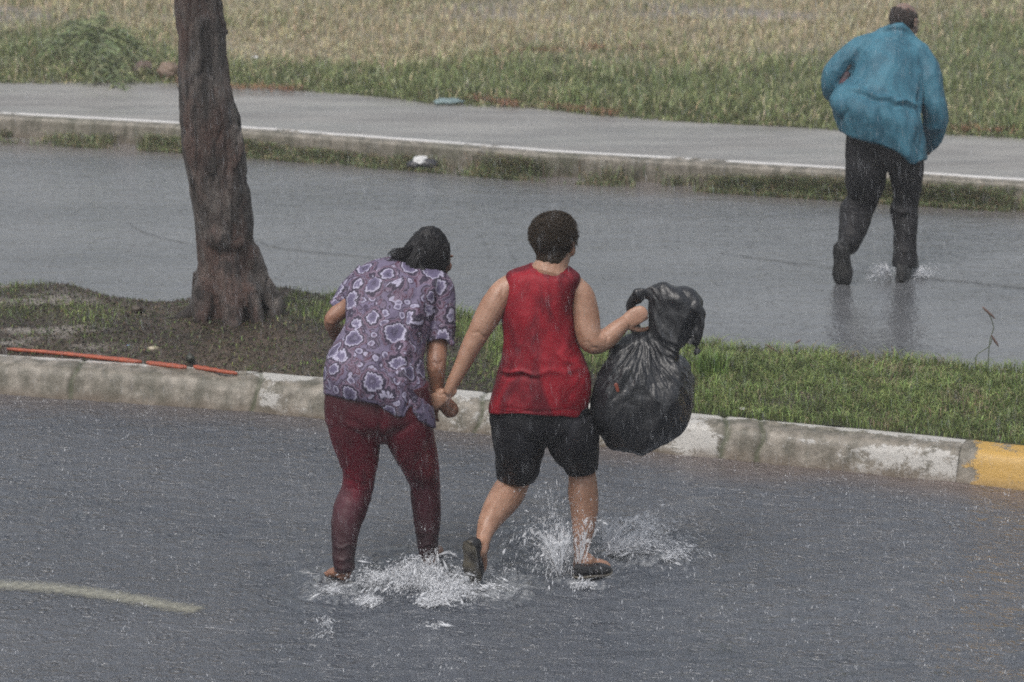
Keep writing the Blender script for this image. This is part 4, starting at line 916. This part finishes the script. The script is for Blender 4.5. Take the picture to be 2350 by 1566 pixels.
loft(mb, YD, [(652, 1500, 1540, .03, .02), (660, 1485, 1580, .03, .04), (680, 1484, 1606, .02, .055), (700, 1485, 1613, .02, .06), (730, 1487, 1612, .01, .06), (763, 1489, 1600, 0, .055), (790, 1490, 1582, -.01, .05), (815, 1498, 1566, -.02, .05), (845, 1510, 1555, -.03, .04)], expo=2.2)
ptube(mb, YD, [(1452, 735, .055, 9), (1446, 706, .05, 11), (1455, 688, .04, 14), (1474, 674, .03, 17), (1500, 670, .03, 20)], n=14, flat=.7)
ptube(mb, YD, [(1452, 735, .055, 10), (1462, 756, .04, 11), (1476, 772, .02, 13), (1478, 790, 0, 18)], n=14)
ptube(mb, YD, [(1596, 705, -.02, 14), (1612, 722, -.03, 12), (1613, 750, -.04, 13), (1604, 780, -.03, 17), (1598, 800, -.02, 14), (1604, 816, -.02, 5)], n=14)
ptube(mb, YD, [(1585, 740, -.01, 14), (1575, 775, -.02, 16), (1560, 800, -.02, 16)], n=12)
me = fuse(mb, .0045, 2)
def bagfold(v, n):
    x, y = proj(v); ph = np.arctan2(y-760, x-1478); rr_ = np.hypot(y-760, x-1478)
    low = sstep(775, 810, y); k = noise(np.stack([ph*2.2, rr_*.004, v[:, 1]*2], 1), 2.6, 3, 3)
    k2 = noise(np.stack([ph*4, rr_*.008, v[:, 1]*2], 1), 3.0, 5, 2)
    d = low*(.018*np.exp(-(rr_/190)**2)*(np.abs(k)*2.2-.4)+.006*(np.abs(k2)*2-.4)*np.exp(-((rr_-90)/90)**2))
    up = 1-low; q3 = noise(np.stack([x*.022-(y*.008), y*.006, v[:, 1]*3], 1), 1.0, 9, 3)
    d += up*.012*(np.abs(q3)*2.5-.5)
    return d-.009+.012*noise(v, 4, 12, 2)+wrinkle(v, 4.0, .020, (1, 1, .6), 61, .4)+wrinkle(v, 10, .005, (1, 1, .6), 66, -.5)
displace(me, bagfold); mesh_obj('sack', me, M_bag, bag)
FLB = None
mb = MB(); ptube(mb, YD, [(1414, 884, -.188, 5), (1418, 897, -.192, 4)], n=8, flat=.3); mesh_obj('label', mb, simple('orange_print', (.22, .05, .025), .4, (.08, .02, .015)), bag)

# ================================================================== small things
def crumple(name, px, py, z, size, flat, mat, label, cat, seed=1, parent=None, sub=3, amp=.35, ax=(1, 1, 1)):
    mb = MB(); c = G(px, py, z); ell(mb, (0, 0, 0), ((size*ax[0], 0, 0), (0, size*ax[1], 0), (0, 0, size*flat*ax[2])), 32, 20)
    v = mb.verts(); d = 1+amp*noise(v/size, 1.7, seed, 3)+amp*.8*np.abs(noise(v/size, 3.4, seed+3, 2)); v = v*d[:, None]
    m2 = MB(); m2.add(v, mb.f); o = mesh_obj(name, m2, mat, parent); 
    if parent is None: o.location = tuple(c+[0, 0, size*flat*.6]); tag(o, label, cat)
    return o
M_wht = simple('white_paper', (.62, .62, .62), .5, (.45, .45, .46), 30, .001)
crumple('stone', 352, 806, .15, .030, .5, simple('pale_stone', (.42, .36, .26), .5, (.28, .24, .18), 30), 'pale beige stone lying behind the orange strip', 'stone', 2, ax=(1.1, .8, 1))
crumple('stone', 417, 727, .17, .014, .6, simple('grey_stone', (.40, .38, .35), .5, (.28, .26, .24), 30), 'small whitish stone lying at the foot of the tree trunk', 'stone', 4)
crumple('stone', 332, 170, .16, .08, .8, simple('brown_stone', (.14, .095, .075), .6, (.09, .06, .05), 14), 'dull brown clod in the grass left of the trunk, the farther one', 'clod', 5)
crumple('stone', 385, 178, .16, .085, .8, simple('tan_stone', (.20, .14, .10), .6, (.13, .09, .065), 14), 'light tan clod half hidden behind the tree trunk', 'clod', 6)
crumple('paper_scrap', 586, 134, .17, .028, .4, M_wht, 'white scrap of paper in the field beside the trunk', 'litter', 7)
crumple('paper_scrap', 1703, 940, .155, .016, .35, M_wht, 'tiny white scrap at the grass edge right of the black sack', 'litter', 8)
crumple('bottle_cap', 295, 794, .16, .009, .5, simple('blue_cap', (.22, .30, .50), .4, (.16, .22, .4), 30), 'tiny pale blue bottle cap on the bare soil left of the tree', 'litter', 9, amp=.1)
crumple('leaf_clump', 437, 829, .165, .022, .9, simple('dark_leaf', (.025, .030, .022), .5, (.012, .014, .01), 30), 'dark wet leaf clump resting on the orange strip', 'leaf clump', 10, ax=(1, .8, 1.1))
crumple('leaf_clump', 316, 716, .17, .030, .8, simple('brown_clump', (.06, .045, .03), .6, (.03, .022, .016), 30), 'small brown clump at the far median edge left of the tree', 'leaf clump', 11)
M_tb, nt, b = new_mat('thin_blue_plastic'); b.inputs['Base Color'].default_value = (.30, .42, .44, 1); b.inputs['Roughness'].default_value = .25; b.inputs['Transmission Weight'].default_value = .4; b.inputs['Alpha'].default_value = .75
crumple('plastic_bag', 1032, 236, .16, .085, .22, M_tb, 'pale blue thin plastic bag crumpled at the pavement edge', 'bag', 12, ax=(1.2, .6, 1), amp=.5)
# crushed takeaway box in the far gutter
box = root('takeaway_box', 'crushed dark takeaway box with a white lid in the far gutter', 'litter')
mb = MB(); c = G(966, 391, .0)
for dx, r_, h_ in ((-.045, .050, .06), (.05, .060, .07)): ell(mb, c+[dx, .02, h_*.5], ((r_*1.25, 0, 0), (0, .05, 0), (0, 0, h_*.62)), 16, 10)
me = fuse(mb, .006, 2); displace(me, lambda v, n: .010*noise(v, 14, 3, 3)); mesh_obj('tray', me, simple('dark_tray', (.03, .03, .035), .4, (.015, .015, .02), 30), box)
mb = MB(); q4 = [c+[-.055, .0, .062], c+[.030, -.01, .066], c+[.045, .05, .088], c+[-.05, .05, .085]]
lidv = np.array([q4[0], (q4[0]+q4[1])/2+[.01, -.02, -.012], q4[1], q4[2], (q4[2]+q4[3])/2+[0, 0, .008], q4[3]]); mb.add(np.vstack([lidv, lidv-[0, 0, .005]]), [(0, 1, 4, 5), (1, 2, 3, 4), (11, 10, 7, 6), (10, 9, 8, 7)]+[(i, (i+1) % 6, (i+1) % 6+6, i+6)[::-1] for i in range(6)])
mesh_obj('lid', mb, simple('white_foam', (.60, .60, .60), .4, (.5, .5, .5), 20, .001), box, smooth=False)
# orange strips on the kerb top
M_or = simple('orange_plastic', (.36, .075, .03), .55, (.22, .055, .03), 35, .003)
def strip(pts, w0, w1, label):
    A = np.array([G(x, y, .165) for x, y in pts]); A = catmull(A, 8); m_ = len(A); w = np.linspace(w0, w1, m_)
    mb = MB(); V = []
    for i, (p, ww) in enumerate(zip(A, w)):
        e = min(1, i/2, (m_-1-i)/2)*.8+.2; h = .003*e; j = .004*math.sin(i*1.3)
        V += [p+[0, -ww/2*e, -.013], p+[0, -ww/2*e, h*.5], p+[0, j, h], p+[0, ww/2*e, h*.5+j*.3], p+[0, ww/2*e, -.013]]
    f = [(i*5+k, (i+1)*5+k, (i+1)*5+(k+1) % 5, i*5+(k+1) % 5)[::-1] for i in range(m_-1) for k in range(5)]+[(0, 1, 2, 3, 4), tuple((m_-1)*5+k for k in (4, 3, 2, 1, 0))]
    mb.add(np.array(V), f); tag(mesh_obj('plastic_strip', mb, M_or), label, 'plastic strip')
strip([(15, 799), (120, 807), (220, 817), (325, 828)], .018, .045, 'long faded orange plastic strip lying on the kerb, tapering away left')
strip([(336, 830), (380, 835), (428, 841)], .045, .048, 'short orange plastic strip lying left of the dark leaf clump')
strip([(444, 839), (480, 845), (516, 851), (545, 855)], .045, .018, 'bright orange plastic strip end lying right of the dark leaf clump')
# line on the near road
M_ln, nt, b = new_mat('worn_line_paint'); g = N(nt)
b.inputs['Base Color'].default_value = (.24, .235, .19, 1); b.inputs['Roughness'].default_value = .2
uv = g.n('ShaderNodeAttribute'); uv.attribute_name = 'Col'; s3 = g.n('ShaderNodeSeparateColor'); g.l(uv.outputs['Color'], s3.inputs[0])
al = g.math('ADD', s3.outputs[0], g.math('MULTIPLY_ADD', g.noise(g.pos(), 40, 5, .75), 2.2, -1.15)); g.l(g.math('MULTIPLY', al, .85, clamp=True), b.inputs['Alpha'])
g.l(g.bump(g.noise(g.pos((1, 1.6, 1)), 30, 5, .65), .006, .6), b.inputs['Normal'])
up_ = catmull([G(x, y, .006) for x, y in ((-500, 1318), (-150, 1322), (0, 1326), (150, 1336), (300, 1356), (400, 1376), (490, 1390))], 12)
lo_ = catmull([G(x, y, .006) for x, y in ((-500, 1350), (-150, 1352), (0, 1356), (150, 1368), (300, 1390), (390, 1406), (440, 1412))], 12)
nt_ = 9; V = np.array([[a*(1-t)+b_*t for t in np.linspace(0, 1, nt_)] for a, b_ in zip(up_, lo_)]); m_ = len(V)
V[:, :, 2] = near_z(V.reshape(-1, 3)).reshape(m_, nt_)+.005
me = bpy.data.meshes.new('road_marking'); me.from_pydata(V.reshape(-1, 3).tolist(), [], [(i*nt_+k, i*nt_+k+1, (i+1)*nt_+k+1, (i+1)*nt_+k)[::-1] for i in range(m_-1) for k in range(nt_-1)])
cc_ = np.zeros((m_*nt_, 3)); ee = np.minimum(np.linspace(0, 1, nt_), 1-np.linspace(0, 1, nt_))*2.4; cc_[:, 0] = (np.minimum(ee, 1)[None, :]*np.minimum(1, (m_-1-np.arange(m_))/3)[:, None]).ravel(); attr_col(me, cc_)
tag(mesh_obj('road_marking', me, M_ln), kind='structure')
# cracks and seam on the far road
def crack(pts, w, al_=.7):
    A = catmull([G(x, y, .0055) for x, y in pts], 10); V = []; rr = random.Random(len(pts)); m_ = len(A)
    for i, p in enumerate(A): ww = w*rr.uniform(.5, 1.4)*min(1, i/3+.15, (m_-1-i)/3+.15); j = rr.uniform(-.008, .008); V += [p+[0, -ww+j, 0], p+[0, ww+j, 0]]
    mb = MB(); mb.add(np.array(V), [(2*i, 2*i+2, 2*i+3, 2*i+1) for i in range(m_-1)]); tag(mesh_obj('crack', mb, M_crk), kind='structure')
M_crk, nt, b = new_mat('crack_water'); g = N(nt); b.inputs['Base Color'].default_value = (.03, .027, .025, 1); b.inputs['Roughness'].default_value = .35
g.l(g.math('MULTIPLY', g.noise(g.pos((1, 1, 1)), 5, 4, .6), 1.0, clamp=True), b.inputs['Alpha'])
crack([(2095, 637), (2150, 640), (2250, 650), (2350, 661), (2500, 676)], .018)
crack([(1640, 578), (1800, 600), (1900, 612), (2050, 632), (2095, 637)], .013)
crack([(290, 505), (320, 528), (370, 545), (440, 560)], .012)
crack([(580, 548), (650, 570), (800, 585), (960, 600)], .010)
# seed-head grass stalks
M_st = simple('green_stalk', (.09, .11, .05), .6, (.06, .08, .03), 40, .001); M_sd = simple('purple_seed', (.16, .10, .085), .7, (.10, .065, .055), 60, .002)
def stalk(pts, heads, label, zb=.16, Y=None):
    b0 = G(pts[0][0], pts[0][1], zb); t = root('grass_stalk', label, 'plant', 'seed head grasses on the median')
    A = [P(x, y, b0[1]-.05*i/len(pts)) for i, (x, y) in enumerate(pts)]; A[0] = b0-[0, 0, .02]; mb = MB(); tube(mb, A, [.0022]*len(A), n=6, sub=4); mesh_obj('stem', mb, M_st, t)
    for x0, y0, x1, y1, w in heads:
        w *= .6
        a = P(x0, y0, b0[1]-.05); c = P(x1, y1, b0[1]-.05); mb = MB(); tube(mb, [a, a*.6+c*.4, c*.8+a*.2, c], [w*.7, w, w*.8, w*.2], n=8, sub=4)
        v = mb.verts(); m2 = MB(); m2.add(v+noise(v, 300, 3, 1)[:, None]*.0015, mb.f); mesh_obj('seed_head', m2, M_sd, t)
stalk([(2268, 880), (2268, 830), (2272, 780), (2280, 752), (2270, 722), (2255, 706)], [(2256, 706, 2284, 732, .010)], 'tall grass stalk with the upper drooping purple seed head')
stalk([(2236, 880), (2238, 840), (2242, 815), (2270, 795), (2278, 772)], [(2276, 771, 2292, 796, .010)], 'grass stalk with the lower purple seed head beside the tallest')
stalk([(1820, 845), (1818, 820), (1812, 800)], [(1826, 788, 1838, 780, .009)], 'short stalk with a small reddish seed head behind the median')
stalk([(1690, 835), (1740, 806), (1765, 795)], [(1756, 790, 1782, 806, .006)], 'bent stalk with a thin pale seed head right of the sack')
# tall tuft beside the sack and arching stem
r = np.random.default_rng(21); k = 260; bx_ = r.normal(1632, 22, k); v = np.array([G(x, 862+r.uniform(-14, 14), .16) for x in bx_])
blades('grass', v, r.uniform(.06, .16, k), r.uniform(.005, .008, k), .55, tint((.13, .20, .05), k, r), 'taller bright grass tuft growing right beside the black sack', seed=22)
k = 700; bx_ = r.uniform(1580, 2350, k); v = np.array([G(x, np.interp(x, [1620, 1850, 2100, 2350], [845, 868, 884, 905])+r.uniform(-6, 14), .15) for x in bx_])
blades('grass', v, r.uniform(.05, .11, k), r.uniform(.004, .006, k), .6, tint((.11, .155, .05), k, r), 'thin upright grass blades along the far edge of the median', seed=23)
# green frond heap in the field
fr = root('fallen_branch', 'fallen green branch with drooping fronds in the field left of the tree', 'branch')
mb = MB(); c0 = G(215, 108, .25); c0[2] = .36
ends = [(130, 90, .35), (95, 120, .3), (190, 130, .3), (250, 130, .35), (280, 150, .25), (235, 165, .25), (150, 60, .30), (235, 45, .5), (330, 120, .3), (345, 165, .2), (300, 185, .18), (260, 200, .16), (215, 190, .18), (160, 160, .2), (120, 130, .25), (310, 90, .4), (355, 135, .25), (285, 205, .16), (200, 60, .55)]
stem = MB(); lf = []
for x, y, z in ends:
    e = G(x, y, z); m_ = (c0+e)/2+np.array([0, 0, .06]); A = catmull([c0, m_, e], 12); tube(stem, A[::4], [.010]*len(A[::4]), n=6, sub=1)
    for i in range(4, len(A)):
        tt = nrm(A[i]-A[i-1])
        for sgn in (1, -1):
            for j in range(2):
                d = nrm(np.cross(tt, [0, 0, 1])*sgn+tt*.8+np.array([0, 0, -.35+r.uniform(-.2, .2)])); L = r.uniform(.05, .12); s_ = nrm(np.cross(d, [r.normal(), r.normal(), 1]))*.006
                p_ = A[i]+r.normal(0, .03, 3); lf += [p_-s_, p_+s_, p_+d*L*.6+s_*.8, p_+d*L]
mesh_obj('stem', stem, M_st, fr)
nl = len(lf)//4; me = bpy.data.meshes.new('foliage'); me.from_pydata(np.array(lf).tolist(), [], [(4*i, 4*i+1, 4*i+2, 4*i+3) for i in range(nl)])
attr_col(me, np.repeat(tint((.21, .25, .12), nl, r), 4, axis=0)); mesh_obj('foliage', me, M_blade, fr, smooth=False)

# ================================================================== water in the air
M_drop, nt, b = new_mat('aerated_water'); g = N(nt)
b.inputs['Base Color'].default_value = (.80, .82, .86, 1); b.inputs['Roughness'].default_value = .15; b.inputs['IOR'].default_value = 1.33
tr = g.n('ShaderNodeBsdfTransparent'); mx = g.n('ShaderNodeMixShader'); mx.inputs[0].default_value = .5
g.l(tr.outputs[0], mx.inputs[1]); g.l(b.outputs[0], mx.inputs[2]); g.l(mx.outputs[0], nt.nodes['Material Output'].inputs[0])
M_rain, nt, b = new_mat('rain_water'); g = N(nt)
b.inputs['Base Color'].default_value = (.72, .75, .80, 1); b.inputs['Roughness'].default_value = .1
tr = g.n('ShaderNodeBsdfTransparent'); mx = g.n('ShaderNodeMixShader'); mx.inputs[0].default_value = .22
g.l(tr.outputs[0], mx.inputs[1]); g.l(b.outputs[0], mx.inputs[2]); g.l(mx.outputs[0], nt.nodes['Material Output'].inputs[0])
def drops(c, d, L, ra):
    n = len(c); d = d/(np.linalg.norm(d, axis=1)[:, None]+1e-9); u = np.cross(d, [.3, .9, .2]); u /= np.linalg.norm(u, axis=1)[:, None]+1e-9; w = np.cross(d, u)
    V = np.stack([c-d*L[:, None]/2, c+u*ra[:, None], c+w*ra[:, None], c-u*ra[:, None], c-w*ra[:, None], c+d*L[:, None]/2], 1).reshape(-1, 3)
    k = np.arange(n)[:, None]*6; t = np.array([[0, 2, 1], [0, 3, 2], [0, 4, 3], [0, 1, 4], [5, 1, 2], [5, 2, 3], [5, 3, 4], [5, 4, 1]])
    return V, (k[:, :, None]+t[None]).reshape(-1, 3)
def tri_obj(name, V, Fc, mat, label, cat, kind='stuff'):
    me = bpy.data.meshes.new(name); me.vertices.add(len(V)); me.vertices.foreach_set('co', V.ravel()); me.loops.add(len(Fc)*3); me.loops.foreach_set('vertex_index', Fc.ravel())
    me.polygons.add(len(Fc)); me.polygons.foreach_set('loop_start', np.arange(len(Fc))*3); me.update(calc_edges=True)
    return tag(mesh_obj(name, me, mat), label, cat, kind=kind)
r = np.random.default_rng(31)
def impacts(n, xr, yr, hmin, hmax, z0, mask):
    c = np.stack([r.uniform(*xr, n), r.uniform(*yr, n), np.zeros(n)], 1); c = c[mask(c)]; n = len(c)
    h = r.uniform(0, 1, n)**3.0*(hmax-hmin)+hmin; d = np.stack([r.normal(0, .25, n), r.normal(0, .25, n), np.ones(n)], 1)
    cs = [c+[0, 0, 1]*(h[:, None]*.5+z0)]; ds = [d]; Ls = [h]; rs_ = [h*.085+.0005]
    for j in range(4):
        a = r.uniform(0, 6.28, n); o = h*r.uniform(.3, 1.1, n); k = r.uniform(0, 1, n) < .6
        cs.append((c+np.stack([np.cos(a)*o, np.sin(a)*o, z0+h*r.uniform(.1, 1.2, n)], 1))[k]); ds.append(np.stack([np.cos(a), np.sin(a), np.ones(n)*1.3], 1)[k]); Ls.append((h*.28)[k]); rs_.append((h*.07+.0005)[k])
    return np.vstack(cs), np.vstack(ds), np.concatenate(Ls), np.concatenate(rs_)
c, d, L, ra = impacts(5000, (-2.9, 2.9), (9.8, 14.4), .003, .022, .001, lambda c: c[:, 1] < yline(K_base, c[:, 0])-.03)
V, Fc = drops(c, d, L, ra); tri_obj('rain_splashes', V, Fc, M_drop, 'countless small raindrop splashes jumping off the near flooded road', 'splashes')
c, d, L, ra = impacts(14000, (-4.4, 4.4), (14.2, 21.6), .004, .014, .001, lambda c: (c[:, 1] < yline(F_base, c[:, 0])-.03) & (c[:, 1] > yline(M_far, c[:, 0])+.03))
V, Fc = drops(c, d, L, ra*.8); tri_obj('rain_splashes', V, Fc, M_rain, 'countless fine raindrop splashes on the far wet road', 'splashes')
# falling rain
n = 12000; y = 6+14*r.uniform(0, 1, n)**.75; hw_ = y*.185+.1; c = np.stack([r.uniform(-1, 1, n)*hw_, y, np.zeros(n)], 1)
zc = CAM_H-y*math.tan(PITCH); c[:, 2] = zc+r.uniform(-1, 1, n)*y*.14; c = c[c[:, 2] > .03]; n = len(c)
d = np.stack([.10+r.normal(0, .05, n), r.normal(0, .05, n), -np.ones(n)], 1)
V, Fc = drops(c, d, r.uniform(.02, .06, n), r.uniform(.00035, .0008, n)); tri_obj('rain', V, Fc, M_rain, 'fine heavy rain falling over the whole street', 'rain')

def splash(label, emit, seed, mat=M_drop):
    """emit: (px, py, azimuth_deg, az_spread, elev_deg, el_spread, speed, n_jets, n_drops, sheet 0..1, size)"""
    r = np.random.default_rng(seed); CS, DS, LS, RS = [], [], [], []; SV, SF = [], []; off_ = 0
    for px, py, az, asp, el, esp, sp, nj, nd, sh, size in emit:
        o = G(px, py, 0)
        for j in range(nj):
            a = R(az+r.normal(0, asp)); e = R(np.clip(el+r.normal(0, esp), 3, 88)); s = sp*r.uniform(.45, 1.1)
            v0 = np.array([math.cos(a)*math.cos(e), math.sin(a)*math.cos(e), math.sin(e)])*s; T = 2*v0[2]/9.81
            t = np.clip(r.uniform(0, 1, nd)**.8*T, 0, T); pos = o+r.normal(0, .02, 3)*[1, 1, 0]+v0*t[:, None]; pos[:, 2] -= 4.9*t*t; pos += r.normal(0, .004, (nd, 3))*(1+3*t[:, None]/max(T, .01))
            vel = v0-np.array([0, 0, 9.81])*t[:, None]; k = pos[:, 2] > 0
            ss_ = size*r.lognormal(0, .6, nd)*.0013; k &= r.uniform(0, 1, nd) < .5; CS.append(pos[k]); DS.append((vel+r.normal(0, .12, vel.shape))[k]); LS.append((ss_*r.uniform(3, 15, nd))[k]); RS.append(ss_[k])
        if sh > 0:
            for q_ in range(int(11*sh)):
                nu, nv = 46, 26; a0 = az+r.normal(0, asp*.7); wd = asp*r.uniform(.5, 1.1)+8; e0 = np.clip(el+r.normal(0, esp*.6), 8, 85)
                U, Vv = np.meshgrid(np.linspace(-1, 1, nu), np.linspace(0, 1, nv)); uu = U.ravel(); vv = Vv.ravel(); q3 = np.stack([uu*3+q_*7+seed, vv*.6, uu*0], 1)
                a = np.radians(a0+uu*wd); e = np.radians(e0+10*noise(q3, 1.6, seed+q_, 2)); s = sp*(.70+.30*noise(np.stack([uu*1.6+q_, uu*0, uu*0+seed], 1), 1.7, q_, 3)); v0 = np.stack([np.cos(a)*np.cos(e), np.sin(a)*np.cos(e), np.sin(e)], 1)*s[:, None]
                t = vv*(2*v0[:, 2]/9.81)*.75; pos = o+v0*(t+.006)[:, None]; pos[:, 2] -= 4.9*t*t; w3 = np.stack([uu*2.5+q_*3, vv*3, uu*0+seed], 1); pos += np.stack([noise(w3, 3, 1, 2), noise(w3, 3, 2, 2), noise(w3, 3, 3, 2)], 1)*.022*(.2+vv[:, None])
                keep = (noise(np.stack([uu*5+q_*5, vv*6, uu*0], 1), 1.7, seed, 3) > -.18+.70*vv).reshape(nv, nu)
                idx = np.arange(nu*nv).reshape(nv, nu)+off_
                for i in range(nv-1):
                    for j in range(nu-1):
                        if keep[i, j] and keep[i+1, j+1] and keep[i+1, j]: SF.append((idx[i, j], idx[i, j+1], idx[i+1, j+1], idx[i+1, j]))
                SV.append(pos); off_ += nu*nv
    V, Fc = drops(np.vstack(CS), np.vstack(DS), np.concatenate(LS), np.concatenate(RS))
    me = bpy.data.meshes.new('water_splash'); f = Fc.tolist()
    if SV:
        f += [tuple(int(a+len(V)) for a in q) for q in SF]; V = np.vstack([V]+SV)
    me.from_pydata(V.tolist(), [], f); o = mesh_obj('water_splash', me, mat); tag(o, label, 'splash', kind='stuff'); return o
splash('white water splash kicked up between the two women, in front of the barefoot one', [
    (1010, 1368, 100, 60, 62, 14, 1.35, 60, 90, .8, .85), (1030, 1378, 60, 60, 45, 16, 1.2, 50, 80, .8, .85), (940, 1350, 120, 80, 62, 14, 1.45, 70, 80, .6, .75), (870, 1345, 120, 90, 60, 15, 1.4, 50, 70, .5, .7),
    (975, 1340, 90, 90, 70, 12, 1.7, 50, 70, .5, .8), (1100, 1352, -20, 18, 30, 8, 1.25, 14, 60, .6, .7), (860, 1385, 180, 50, 25, 12, .9, 44, 60, .5, .75), (780, 1358, 190, 40, 14, 7, 1.1, 34, 50, .5, .6),
    (1000, 1385, 200, 70, 22, 12, .9, 54, 70, .8, .85), (985, 1310, 90, 90, 76, 8, 2.2, 24, 50, .2, .65), (1090, 1330, 60, 80, 55, 14, 1.3, 24, 60, .4, .7)], 3)
splash('lacy water splash rising around the planted foot of the woman in red', [
    (1285, 1325, 120, 60, 78, 7, 2.6, 60, 70, .8, .7), (1270, 1300, 140, 70, 72, 10, 2.2, 50, 60, .6, .65), (1345, 1345, 250, 30, 40, 12, .8, 24, 50, .8, .8), (1330, 1320, 90, 70, 82, 5, 2.7, 26, 50, .3, .55), (1300, 1290, 90, 80, 60, 12, 1.8, 40, 60, .5, .6)], 5)
splash('wide spray of water thrown out right of the woman in red', [
    (1395, 1275, 25, 24, 44, 12, 2.0, 70, 80, 1, .75), (1450, 1270, 25, 36, 50, 14, 1.7, 60, 70, 1, .7), (1390, 1265, 60, 36, 62, 12, 2.3, 50, 60, .8, .6), (1530, 1280, 10, 50, 32, 14, 1.2, 50, 60, .8, .75), (1480, 1230, 60, 60, 60, 14, 1.7, 36, 50, .5, .6)], 8)
splash('small splash around the boot of the man in the jacket', [
    (2045, 640, 180, 25, 55, 12, 1.6, 24, 40, .7, 1.0), (2098, 638, 10, 20, 45, 12, 1.7, 24, 34, .6, .75), (2110, 636, 5, 20, 25, 8, 1.4, 16, 30, .4, .7)], 9)
splash('thin twisted jet of water standing up below the women', [(735, 1445, 70, 8, 80, 4, 1.3, 3, 90, 0, .7), (728, 1456, 5, 10, 22, 6, .9, 4, 50, 0, .6), (1015, 1438, 160, 20, 20, 8, .7, 5, 50, .2, .8)], 12)

# ================================================================== haze
bpy.ops.mesh.primitive_cube_add(size=1, location=(0, 50, 4.2)); hz = bpy.context.object; hz.name = 'haze'; hz.scale = (184, 186, 10.8)
m = bpy.data.materials.new('rain_haze'); m.use_nodes = True; nt = m.node_tree; nt.nodes.remove(nt.nodes['Principled BSDF'])
pv = nt.nodes.new('ShaderNodeVolumePrincipled'); pv.inputs['Density'].default_value = .0022; pv.inputs['Color'].default_value = (.90, .92, .95, 1)
nt.links.new(pv.outputs[0], nt.nodes['Material Output'].inputs['Volume']); hz.data.materials.append(m); tag(hz, kind='stuff')

# ------------------------------------------------------------------ stand every empty at the base of its thing
for o in list(scene.objects):
    if o.type == 'EMPTY' and o.parent is None:
        A = np.vstack([getv(c.data)[::7] for c in o.children if c.type == 'MESH'])
        z = A[:, 2].min(); low = A[A[:, 2] < z+.12]; b0 = Vector((float(low[:, 0].mean()), float(low[:, 1].mean()), float(z)))
        o.location = b0
        for c in o.children: c.location = -b0
